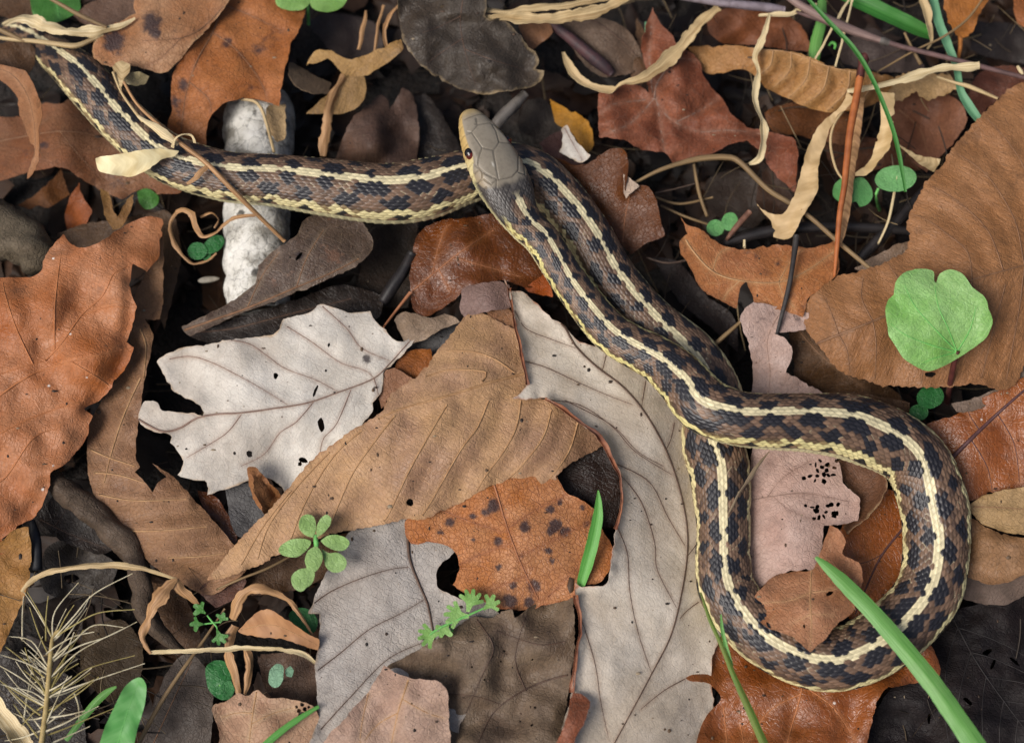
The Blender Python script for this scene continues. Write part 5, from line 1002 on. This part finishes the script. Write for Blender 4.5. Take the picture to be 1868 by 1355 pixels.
def bottlebrush():
    root = empty('bristly_seedhead', W(85, 1340, 30)); tag(root, 'dry bristly grass head with long stiff pale awns', 'dry grass')
    tube('stem', pts('74,1370,92,5.5 82,1310,92,5 88,1250,92,4.6 92,1200,92,4.2 97,1160,90,3.6 108,1150,90,3'), plainmat('#b09a66', '#8f7a4c', scale=300), root, wob=.1)
    B = ['235,890 180,780 120,680', '235,880 245,770 350,640', '240,890 330,790 420,690 590,600', '250,880 330,830 440,775 600,760', '230,980 330,900 420,830 550,840', '240,985 360,920 480,880 610,815', '195,1060 110,990 25,925', '215,1050 120,1000 0,960', '230,1060 300,990 380,930 560,840', '220,1140 310,1080 400,1020 600,965', '225,1145 320,1110 420,1075 645,1000', '200,1190 130,1150 60,1110 0,1092', '180,1230 90,1160 0,1075', '190,1300 120,1210 40,1120', '215,1300 320,1250 440,1190', '210,1320 290,1290 360,1260 520,1195', '230,1355 310,1320 400,1280', '105,1260 130,1100 150,1000 190,880', '205,900 205,800 215,700', '230,880 160,760 105,680', '100,900 100,780 105,700', '215,1230 270,1180 330,1130 420,1070', '225,1150 300,1130 400,1080', '200,1060 150,1090 110,1170', '195,1190 150,1220 95,1280', '205,1000 140,900 40,880', '240,900 300,840 370,760 400,700', '245,890 290,800 330,740', '180,1300 100,1330 20,1345', '195,1130 120,1060 70,990', '225,1070 280,1040 350,1000', '225,1240 300,1230 380,1210', '205,960 240,930 330,880 420,860', '215,1210 340,1140 440,1060', '330,1130 350,1190 352,1260', '190,1240 130,1250 60,1220', '170,1330 110,1250 60,1180', '240,990 300,930 330,860']
    for k in range(26):
        y0 = rng.uniform(880, 1330); x0 = 190 + (1330 - y0) * .1; a = rng.choice([-1, 1]) * rng.uniform(.35, 1.25); Lg = rng.uniform(110, 300)
        x1, y1 = x0 + math.sin(a) * Lg, y0 - math.cos(a) * Lg; B.append('%.0f,%.0f %.0f,%.0f %.0f,%.0f' % (x0, y0, (x0 + x1) / 2 + rng.normal(0, 8), (y0 + y1) / 2 + rng.normal(0, 8), x1, y1))
    for i, b in enumerate(B):
        p = pts(b) / 2.442 + np.array([0, 800]); n = len(p); t = np.linspace(0, 1, n)
        dz = rng.uniform(-30, 22)
        tube('awn', np.column_stack([p, 92 + dz * t, 1.7 - 1.0 * t]), plainmat('#cfc5a8', '#ab9f7e', scale=300) if i % 3 else plainmat('#a3955e', '#8b7c48', scale=300), root, sides=5, step=10)
bottlebrush()
# top right tangle
rb('straw_leaf', 'long curved straw blade hooking over the red maple leaf', '1027,96,92,8,0 1034,112,96,14,0 1052,138,98,16,10 1080,158,96,14,-10 1112,166,98,20,0 1126,160,104,16,40 1140,152,106,8,0 1180,138,106,20,0 1215,110,106,24,-10 1245,82,106,24,0 1275,45,104,26,10 1310,12,100,16,0', STRAW, wav=.15)
rb('straw_leaf', 'twisted narrow straw hanging in front of the rolled tan leaf', '1404,25,118,5 1398,50,118,10 1386,80,120,16,20 1377,105,118,12,-20 1383,130,116,7,40 1380,150,116,16,0 1376,180,114,12,30 1386,212,110,10,60 1394,235,106,14,0 1391,265,100,12,20 1384,290,92,14,0 1366,298,84,5,0', STRAWP, wav=.15)
rb('straw_leaf', 'pale straw twist under the purple grass stems', '1385,28,112,6 1410,27,114,10,10 1440,26,114,9,40 1462,16,112,7,0 1490,8,108,5,0', STRAWP)
tb('straw_stalk', 'long bent straw crossing the dark gap right of the snake', '1140,345,88,3 1165,330,92,3.2 1200,312,96,4 1240,298,98,5 1280,289,98,6 1325,287,96,6 1350,296,94,5.5 1400,345,88,5 1440,370,86,5 1480,398,84,4.5 1530,442,88,4.5 1590,492,104,4', STRAWD, 'straw')
def purple():
    root = empty('reed_stalk', W(1700, 98, 100)); tag(root, 'long purple brown grass stem crossing the top right', 'dry grass')
    tube('stem', pts('1590,68,122,5 1640,84,122,5 1696,98,122,5 1776,118,122,5 1830,132,120,4.5 1900,150,118,4'), TWIGP, root)
    tube('sheath', pts('1425,-15,118,6 1460,10,120,8 1510,36,122,9 1560,58,122,9 1612,76,122,6'), plainmat('#8a726a', '#6b5651', stretch=(10, .8, 1)), root)
    tube('node', pts('1604,73,122,6 1612,76,122,8 1622,79,122,6'), TWIGG, root, step=3)
purple()
tb('reed_stalk', 'second lavender grey stem running in from the top edge', '1200,-12,106,4 1260,-2,108,6 1330,7,110,8 1400,14,110,9 1432,18,110,6', plainmat('#857a80', '#6a5e62'), 'dry grass')
tb('reed_stalk', 'reddish stem piece beside the purple stem sheath', '1452,22,112,3 1500,38,112,5 1550,58,112,5 1600,74,110,4', TWIGP, 'dry grass')
rb('straw_leaf', 'long pale straw ending square near the purple stem', '1787,121,126,14 1755,122,126,14 1720,125,126,13 1689,131,126,14 1665,138,126,20 1641,146,126,14 1596,158,126,12 1563,165,126,10 1546,167,124,8', STRAWP, wav=.15)
L('straw_leaf', 'hanging dry blade left of the orange stem', 'dry grass', '1546,168 1556,176 1549,194 1530,210 1515,235 1505,262 1494,300 1490,350 1459,404 1442,434 1411,432 1406,404 1381,373 1400,388 1430,390 1450,350 1457,330 1466,300 1474,270 1486,242 1505,218 1532,196', '1546,170,120 1500,240,106 1470,320,98 1480,350,104 1420,400,84 1425,430,80 1385,376,76', plainmat('#c2a67c', '#a08459', stretch=(3, .7, 1)), und=4, curls=[('1490,300 1485,350 1450,410', 8, 8)])
L('straw_leaf', 'hanging dry blade right of the orange stem', 'dry grass', '1604,168 1632,170 1630,213 1624,266 1610,285 1588,314 1570,322 1548,322 1581,301 1600,256 1607,213', '1610,170,122 1625,250,110 1605,260,100 1550,320,86', plainmat('#c8ad80', '#a88c5e', stretch=(3, .7, 1)), und=3, curls=[('1630,213 1624,266 1588,314', 7, 8)])
L('straw_leaf', 'thin brown blade tucked behind the orange stem', 'dry grass', '1560,176 1578,180 1572,230 1562,300 1548,400 1535,450 1524,440 1535,350 1548,260', 92, STRAWB, und=3)
L('straw_leaf', 'small pale folded blade against the chestnut leaf edge', 'dry grass', '1632,258 1650,270 1680,285 1716,290 1704,314 1690,306 1660,284', 66, STRAW, und=3)
tb('straw_stalk', 'thin drooping straw thread left of the orange stem', '1550,188,118,2 1522,226,110,2.6 1515,263,104,2.6 1525,308,94,2.4 1540,330,88,2', STRAW, 'straw')
def orange():
    root = empty('bare_stalk', W(1523, 500, 60)); tag(root, 'upright orange brown stem with dark broken tip', 'stem')
    tube('stem', pts('1569,140,158,7.5 1562,180,154,7.5 1551,238,148,7 1544,300,140,6.5 1540,340,134,6 1532,390,124,5.5 1527,450,108,4.5 1522,505,92,2.5'), TWIGR, root, sides=9, wob=.06)
    tube('broken_tip', pts('1569,142,158,7.8 1573,120,160,8 1577,104,160,10 1580,102,160,7'), STEMR, root, sides=9, wob=.2, step=4)
orange()
rb('green_reed', 'thin dark green grass blade slanting past the orange stem', '1462,-15,166,6 1510,38,168,8 1560,92,170,9 1595,152,170,8 1625,225,166,8 1640,280,160,8 1652,350,150,5', BLADED, 'grass')
rb('green_reed', 'wide deep green blade at the top behind pale straws', '1530,-15,86,30 1580,8,88,32 1630,32,86,32 1680,56,80,28 1700,64,74,20', BLADED, 'grass')
rb('green_reed', 'grey green grass blade bending towards the chestnut leaf', '1700,-15,94,14 1712,40,98,17 1730,85,98,16 1745,125,96,13 1752,165,92,14 1768,195,92,18 1788,222,96,14', BLADEG, 'grass')
rb('green_reed', 'green blade standing under the pale crossing straws', '1500,0,60,16 1498,40,62,20 1488,80,60,22 1485,115,54,20', BLADE, 'grass')
rb('straw_leaf', 'pale cream straw leaning left over the green blade', '1552,-10,112,5 1520,50,112,5 1485,112,106,5', STRAWP)
rb('straw_leaf', 'pale cream straw standing steeper over the green blade', '1556,-10,114,5 1540,60,114,5 1523,122,108,5', STRAWP)
rb('straw_leaf', 'tan blade hanging from the top edge by the green blades', '1678,-15,110,14 1690,20,110,20 1695,50,108,14,20 1698,75,104,7 1690,90,100,3', STRAW, wav=.15)
tb('straw_stalk', 'fine yellow straw slanting over the grey green blade', '1798,-10,118,2.2 1765,35,118,2.4 1720,68,118,2.4 1670,92,114,2.2 1600,132,108,2', STRAWD, 'straw')
tb('straw_stalk', 'fine pale straw running to the chestnut leaf edge', '1708,140,112,2.5 1745,152,114,3 1768,158,116,4.5 1820,180,118,2.5', STRAW, 'straw')
tb('straw_stalk', 'short straw stick leaning under the purple stem', '1650,60,100,2.5 1662,85,100,3 1680,118,96,4', STRAWD, 'straw')
tb('straw_stalk', 'tiny pale straw stub at the right edge of the picture by the stem', '1856,121,118,3 1862,130,118,4 1866,136,116,2', STRAWP, 'straw')
tb('twig', 'black stick lying across the gap below the hanging blades', '1318,446,44,8 1370,430,46,10 1419,420,48,11 1480,415,48,10 1534,414,48,10 1600,416,46,9 1660,422,42,7', TWIGB, sides=10, wob=.15)
tb('twig', 'black stick slanting up towards the round seedling', '1565,475,40,8 1600,440,42,11 1640,400,42,11 1690,345,36,9', TWIGB, sides=10, wob=.15)
tb('twig', 'thin charcoal twig laid over the notched oak leaf', '1453,430,104,6 1448,470,106,5 1440,520,106,4.5 1430,560,100,4.2 1417,610,88,3', plainmat('#3a3634', '#2a2625'), sides=7, wob=.15)
tb('twig', 'short broken reddish twig beside the round green pair', '1325,438,60,3 1345,412,64,6 1368,386,66,6', plainmat('#7a5644', '#5d3f32'), sides=7, wob=.15)
tb('straw_stalk', 'short split straw poking out right of the snake', '1300,632,50,4 1322,612,56,4.5 1352,586,60,3', STRAWD, 'straw')
tb('straw_stalk', 'pale bent straw in front of the black sticks', '1602,445,60,2.2 1620,405,68,2.6 1630,360,74,2.8 1636,322,78,2.4', STRAWP, 'straw')
tb('straw_stalk', 'dim straw standing in the gap under the long bent straw', '1266,300,40,3 1275,350,36,3.5 1290,395,30,3', STRAWD, 'straw')
for i, (lab, p) in enumerate([('dim straw lying flat beside the dark russet torn leaf', '1195,360,22,2.5 1240,372,24,2.5 1300,360,22,2'), ('second dim straw in the gap near the round green pair', '1205,375,24,2 1250,395,24,2.5 1300,412,22,2'), ('dark rootlet in the gap right of the snake body', '1180,470,22,2 1220,480,24,2 1270,470,22,2'), ('dim thread crossing the gap above the round green pair', '1195,352,40,1.2 1230,345,42,1.2 1268,335,40,1.2')]):
    tb('straw_stalk', lab, p, STRAWD if i < 2 else TWIG, 'straw')
tb('straw_stalk', 'tiny cream splinter standing on the notched oak leaf', '1358,438,86,2.5 1358,452,88,3', STRAWP, 'straw', step=4)
rb('straw_leaf', 'thin papery sliver resting on the left strand of the coil', '1402,824,96,2 1385,845,104,5,20 1365,875,108,8,30 1345,905,112,6,20 1328,940,114,2', plainmat('#8f7d66', '#75654f', stretch=(10, .8, 1)))
tb('twig', 'dark stub in the hollow under the large orange leaf', '58,950,40,6 66,985,42,9 68,1040,38,9', plainmat('#25262a', '#1a1a1c'), sides=9)
# ------------------------------------------------------------------ green grass
rb('green_reed', 'bright green grass blade crossing over the bottom of the coil', '1488,1016,128,6 1510,1035,132,18 1545,1068,136,27 1600,1125,142,31 1660,1195,146,33 1715,1265,150,35 1790,1375,152,38', BLADE, 'grass', curve=.3)
rb('green_reed', 'short bright green blade standing by the spotted orange leaf', '1091,894,140,2 1092,915,136,11 1090,945,128,18 1082,985,118,21 1072,1025,106,21 1062,1058,94,17 1058,1074,86,8', plainmat('#56983f', '#70b055', stretch=(16, .5, 1), rough=.42, transl=.2), 'grass')
rb('green_reed', 'thin two toned green blade by the bottom of the coil', '1278,1080,120,3 1295,1130,122,7 1318,1180,120,8 1340,1235,116,10 1365,1290,108,13 1400,1370,96,15', plainmat('#4f7a2c', '#7a7a38', stretch=(6, .7, 1), transl=.2), 'grass')
rb('green_reed', 'faint green tip leaning on the coil beside the thin blade', '1315,1120,124,2 1318,1150,122,6 1326,1185,118,7 1336,1215,112,4', BLADE, 'grass')
L('green_reed', 'broad rounded green blade tip rising from the bottom edge', 'grass', '172,1390 190,1330 208,1290 226,1254 244,1238 258,1236 267,1250 264,1285 252,1325 236,1390', '180,1370,80 225,1260,104 255,1240,106 250,1300,98 210,1320,100', plainmat('#559a4c', '#74b066', stretch=(3, .4, 1), rough=.42, transl=.2), und=2, jit=.2, mid='205,1388 232,1300 252,1245', veinmat=VEIN_GR, mr=.8)
rb('green_reed', 'slim green blade beside the broad blade tip', '120,1350,40,8 150,1310,50,12 175,1280,58,14 195,1262,62,11 212,1252,64,4', BLADE, 'grass')
rb('green_reed', 'slim green blade across the small light brown leaf', '470,1370,84,12 510,1335,86,12 545,1310,86,10 582,1288,84,6', BLADEG if False else plainmat('#4f8f3c', '#67a552', stretch=(10, .5, 1), transl=.2), 'grass')
rb('green_reed', 'short green sprig beside the tan leaf tip and maple', '1178,40,66,4 1180,60,68,8 1176,78,66,5', BLADEG, 'grass')
tb('green_reed', 'small coiled green tendril tip among the pale straws', '1512,84,84,2 1518,78,88,3 1524,82,88,3 1522,90,86,2.5', plainmat('#4a8f3c', '#63a852'), 'grass', step=3)

# ------------------------------------------------------------------ seedlings
def ell(cx, cy, rx, ry, a=0, n=16, egg=0.):
    t = np.arange(n) / n * 2 * math.pi; X = np.cos(t) * rx; Y = np.sin(t) * ry * (1 + egg * np.cos(t)); c, s_ = math.cos(math.radians(a)), math.sin(math.radians(a))
    return np.stack([cx + X * c - Y * s_, cy + X * s_ + Y * c], 1)
def cress(cx, cy, r, a, n=5):
    """fan-shaped leaf with n rounded lobes opening towards angle a"""
    P = [(-.75, -.12), (-.2, -.28)]
    for i in range(n):
        t = -1.25 + 2.5 * i / (n - 1); d = 1.25 / n
        P += [(.55 * math.cos(t - d), .62 * math.sin(t - d)), (math.cos(t - d * .55), .98 * math.sin(t - d * .55)), (1.06 * math.cos(t), 1.04 * math.sin(t)), (math.cos(t + d * .55), .98 * math.sin(t + d * .55))]
    P += [(-.2, .28), (-.75, .12)]
    c, s_ = math.cos(math.radians(a)), math.sin(math.radians(a))
    return ' '.join('%.1f,%.1f' % (cx + r * (x * c - y * s_), cy + r * (x * s_ + y * c)) for x, y in P)
def seedling(name, label, leaves, mat, base, stems, cat='seedling', stemmat=None, sr=2.2):
    """leaves: (outline | ellipse tuple, z); stems: list of point strings"""
    root = empty(name, W(base[0], base[1], 4)); tag(root, label, cat)
    for i, (o, z) in enumerate(leaves):
        if isinstance(o, tuple): o_ = ell(*o)
        else: o_ = pts(o)
        c = o_.mean(0)
        lf = leaf('leaf', label + str(i), '', o_, z, mat, parent=root, und=2.2, und_wl=30, jit=.3, crum=.6, res=4 if len(o_) < 40 and np.ptp(o_[:, 0]) < 60 else 7, corner=.2, thick=.6, ecurl=2)
    for s_ in stems:
        q_ = pts(s_); q_[:, 2] = np.where(q_[:, 2] < 12, -100, q_[:, 2])
        tube('stem', q_, stemmat or VEIN_GR, root, sides=6, step=6)
    return root
CY = leafmat('#5c9a56', '#76ae6c', net=.08, streak=.1, rough=.45, transl=.2, mott=.25, blotch=0, sat=1.)
CYD = leafmat('#2f6e38', '#3c7f42', net=.08, streak=.05, rough=.45, transl=.2, mott=.25, blotch=0, sat=1.)
r_ = seedling('broad_leaf_plant', 'bright green round leaf on a dark red stalk over the chestnut leaf',
  [('1630,538 1634,515 1650,497 1669,491 1690,491 1703,496 1704,512 1708,516 1714,500 1734,491 1757,500 1766,512 1773,523 1792,538 1801,550 1803,563 1811,584 1805,605 1797,618 1784,629 1768,640 1752,650 1738,659 1719,669 1692,677 1665,665 1650,655 1642,645 1634,631 1621,611 1619,598 1617,584 1615,565 1621,546', '1640,510,204 1700,510,196 1780,530,206 1805,590,200 1745,645,176 1690,675,184 1620,590,200 1710,585,204')],
  leafmat('#86bd5e', '#a6d286', vein='#b4da98', net=.2, netc='#5a9a4c', streak=.3, blotch=0, sat=1., rough=.42, transl=.25, mott=.15, bump=.3), (1730, 725), ['1748,640,178,3.5 1741,660,160,5 1736,685,120,5.5 1731,712,60,5.5 1728,735,10,6'], 'plant', STEMR)
for p in ['1746,642 1730,600 1712,560 1705,520', '1746,642 1700,630 1650,610 1625,590', '1746,642 1715,610 1670,560 1650,520', '1746,642 1770,600 1780,560', '1746,642 1700,655 1680,665']:
    q = pts(p); h = LEAVES['bright green round leaf on a dark red stalk over the chestnut leaf0']
    tube('vein', np.column_stack([spline(q, 10), h(*spline(q, 10).T) + .2, np.linspace(1.4, .4, len(spline(q, 10)))]), plainmat('#6fb860', '#62ac54'), r_, sides=5)
seedling('seedling', 'round dark green seedling pair under the chestnut leaf edge', [((1697, 724, 25, 21, -15), 48), ((1676, 752, 18, 15, 0), 40)], CYD, (1690, 745), ['1690,742,4,2 1688,738,30,2 1694,732,46,2'])
seedling('seedling', 'two bright green round seedling leaves beside the thin grass blade', [((1634, 326, 38, 24, -4), '1600,330,78 1670,325,84 1634,305,80'), ('1548,330 1562,325 1574,324 1588,340 1592,358 1583,372 1568,377 1562,368 1540,372 1520,358 1522,338 1535,326', 72)], CY, (1598, 360), ['1605,385,4,3 1598,360,60,3 1602,345,76,3'])
seedling('seedling', 'tiny round green leaf pair next to the broken reddish twig', [((1305, 416, 16, 15, 0), 52), ((1331, 404, 15, 17, 20), 56)], CY, (1318, 418), ['1318,425,3,2 1318,415,40,2 1320,411,54,2'])
seedling('seedling', 'small dark green leaf pair inside the curled grass loop', [((360, 458, 18, 16, 0), 36), ((390, 446, 22, 14, -35), 34), ((377, 466, 8, 12, 0), 30)], CYD, (375, 455), ['376,470,3,2 375,458,30,2'])
seedling('seedling', 'bright green leaf pair at the top beside the rust brown leaf', [('502,-15 504,8 520,18 540,20 556,16 566,4 562,-18', 96), ('566,-18 566,10 580,20 600,22 620,16 632,2 628,-18', 100)], GREEN, (563, 0), ['566,-10,94,3 562,15,70,3 563,45,20,3'])
seedling('seedling', 'single green leaf peeking out below the snake', [('250,350 268,344 287,355 289,370 278,380 265,382 254,370', 22)], GREEN2, (270, 365), ['270,350,20,2 272,335,4,2'])
seedling('rosette', 'light green six leaved seedling at the tip of the tan leaf', [
  ('572,980 555,975 545,960 549,943 562,938 573,943 577,962', 128), ('578,980 577,962 585,945 597,938 604,945 602,958 590,972', 128),
  ('566,986 550,982 530,984 512,995 508,1006 520,1014 540,1016 556,1006 566,994', 122), ('585,986 595,978 612,975 630,980 638,990 630,1002 612,1004 595,996', 126),
  ('577,995 588,1010 586,1028 575,1042 562,1040 556,1022 562,1004', 126), ('586,1000 600,1008 618,1008 632,1022 628,1038 610,1044 595,1034 590,1018', 116), ('566,1036 574,1042 571,1060 558,1074 546,1079 534,1068 532,1050 545,1038', 120)],
  PALEGREEN, (576, 988), ['576,990,124,3 574,1010,112,3 570,1035,100,2.5 560,1060,60,2.5', '575,975,126,3 577,990,126,5 578,998,124,3'])
seedling('cress_seedling', 'dark green three lobed seedling near the twisted blade end', [(cress(366, 1112, 15, 215, 3), 66), (cress(360, 1138, 14, 178, 3), 62), (cress(400, 1160, 16, 70, 4), 64), (cress(404, 1128, 12, -70, 3), 62)], GREEN2, (390, 1138), ['378,1122,60,1.6 386,1132,62,1.8 396,1144,60,1.6 396,1150,40,1.6 398,1160,8,1.6', '370,1138,60,1.5 386,1136,62,1.6 402,1134,60,1.5'])
seedling('cress_seedling', 'bright green lobed cress leaves on the dark crumpled leaf edge', [(cress(786, 1158, 24, 165, 5), 92), (cress(836, 1122, 26, 185, 5), 98), (cress(858, 1098, 24, -75, 5), 102), (cress(893, 1102, 19, -40, 4), 98), (cress(812, 1146, 18, 120, 3), 94)], GREEN, (820, 1140), ['775,1165,88,2 800,1146,94,2.2 840,1128,97,2.2 885,1108,96,2', '820,1140,90,2 830,1160,70,2'])
seedling('seedling', 'tiny grey green seedling below the straight straw', [('492,1222 505,1210 516,1214 518,1232 512,1248 500,1254 490,1244', 50), ('520,1222 530,1214 536,1222 532,1234 522,1232', 46)], leafmat('#7ea486', '#8fb092', transl=.2, blotch=0), (508, 1230), ['508,1252,8,1.6 510,1240,30,1.6 512,1232,48,1.6'])
seedling('seedling', 'dark green leaf in the hollow below the hanging brown blades', [('376,1215 392,1204 410,1206 424,1222 428,1250 420,1272 404,1276 384,1262 376,1240', 26), ('404,1248 420,1240 428,1258 418,1276 406,1274', 34)], CYD, (400, 1245), ['402,1262,4,2 400,1250,26,2'])
seedling('seedling', 'dim green leaf behind the arched tan blade by the grey leaf', [('528,1118 545,1108 565,1112 578,1128 576,1150 560,1158 540,1148 530,1134', 44)], CYD, (552, 1135), ['552,1140,42,2 548,1160,8,2'])

# ------------------------------------------------------------------ crumbs of soil and frass lying on the leaves
def crumbs():
    r = np.random.default_rng(77); V = []; F = []; C = []; k = 0
    pal = ['#3a2a1e', '#241a14', '#5a4632', '#8f7f68', '#4a3626', '#1c1410']
    for lb, B in OUTL.items():
        if 'green' in lb or not lb: continue
        x0, y0 = np.maximum(B.min(0), [-60, -60]); x1, y1 = np.minimum(B.max(0), [1930, 1420])
        n = int(max(0, (x1 - x0) * (y1 - y0)) / 2600)
        if n < 4: continue
        X = r.uniform(x0, x1, n); Y = r.uniform(y0, y1, n); ok = inside(X, Y, B) & (seg_dist(X, Y, B[::3], True) > 4); X = X[ok]; Y = Y[ok]
        if not len(X): continue
        Z = LEAVES[lb](X, Y)
        for x, y, z in zip(X, Y, Z):
            R = r.gamma(2.2, .62) + .5; c = W(x, y, z + R * .3)
            a = r.uniform(0, 6.28); e = r.uniform(.6, 1.8)
            for q in range(5): t = a + q * 1.2566; V.append(c + np.array([math.cos(t) * R * e, math.sin(t) * R / e, r.uniform(-.3, .3) * R]) * S)
            V.append(c + np.array([0, 0, R * .8]) * S)
            for q in range(5): F.append((k + q, k + (q + 1) % 5, k + 5))
            C.append(np.repeat(np.array(lin(pal[r.integers(6)]))[None], 6, 0)); k += 6
    o = mkobj('soil_crumbs', V, F, vcolmat('crumbs'), origin=(0, 0, 0), col=np.vstack(C)); o['kind'] = 'stuff'
    tag(o, 'tiny crumbs of soil and frass scattered over the leaves', 'soil crumbs')
crumbs()
for o in bpy.data.objects:
    if '_o' in o: del o['_o']
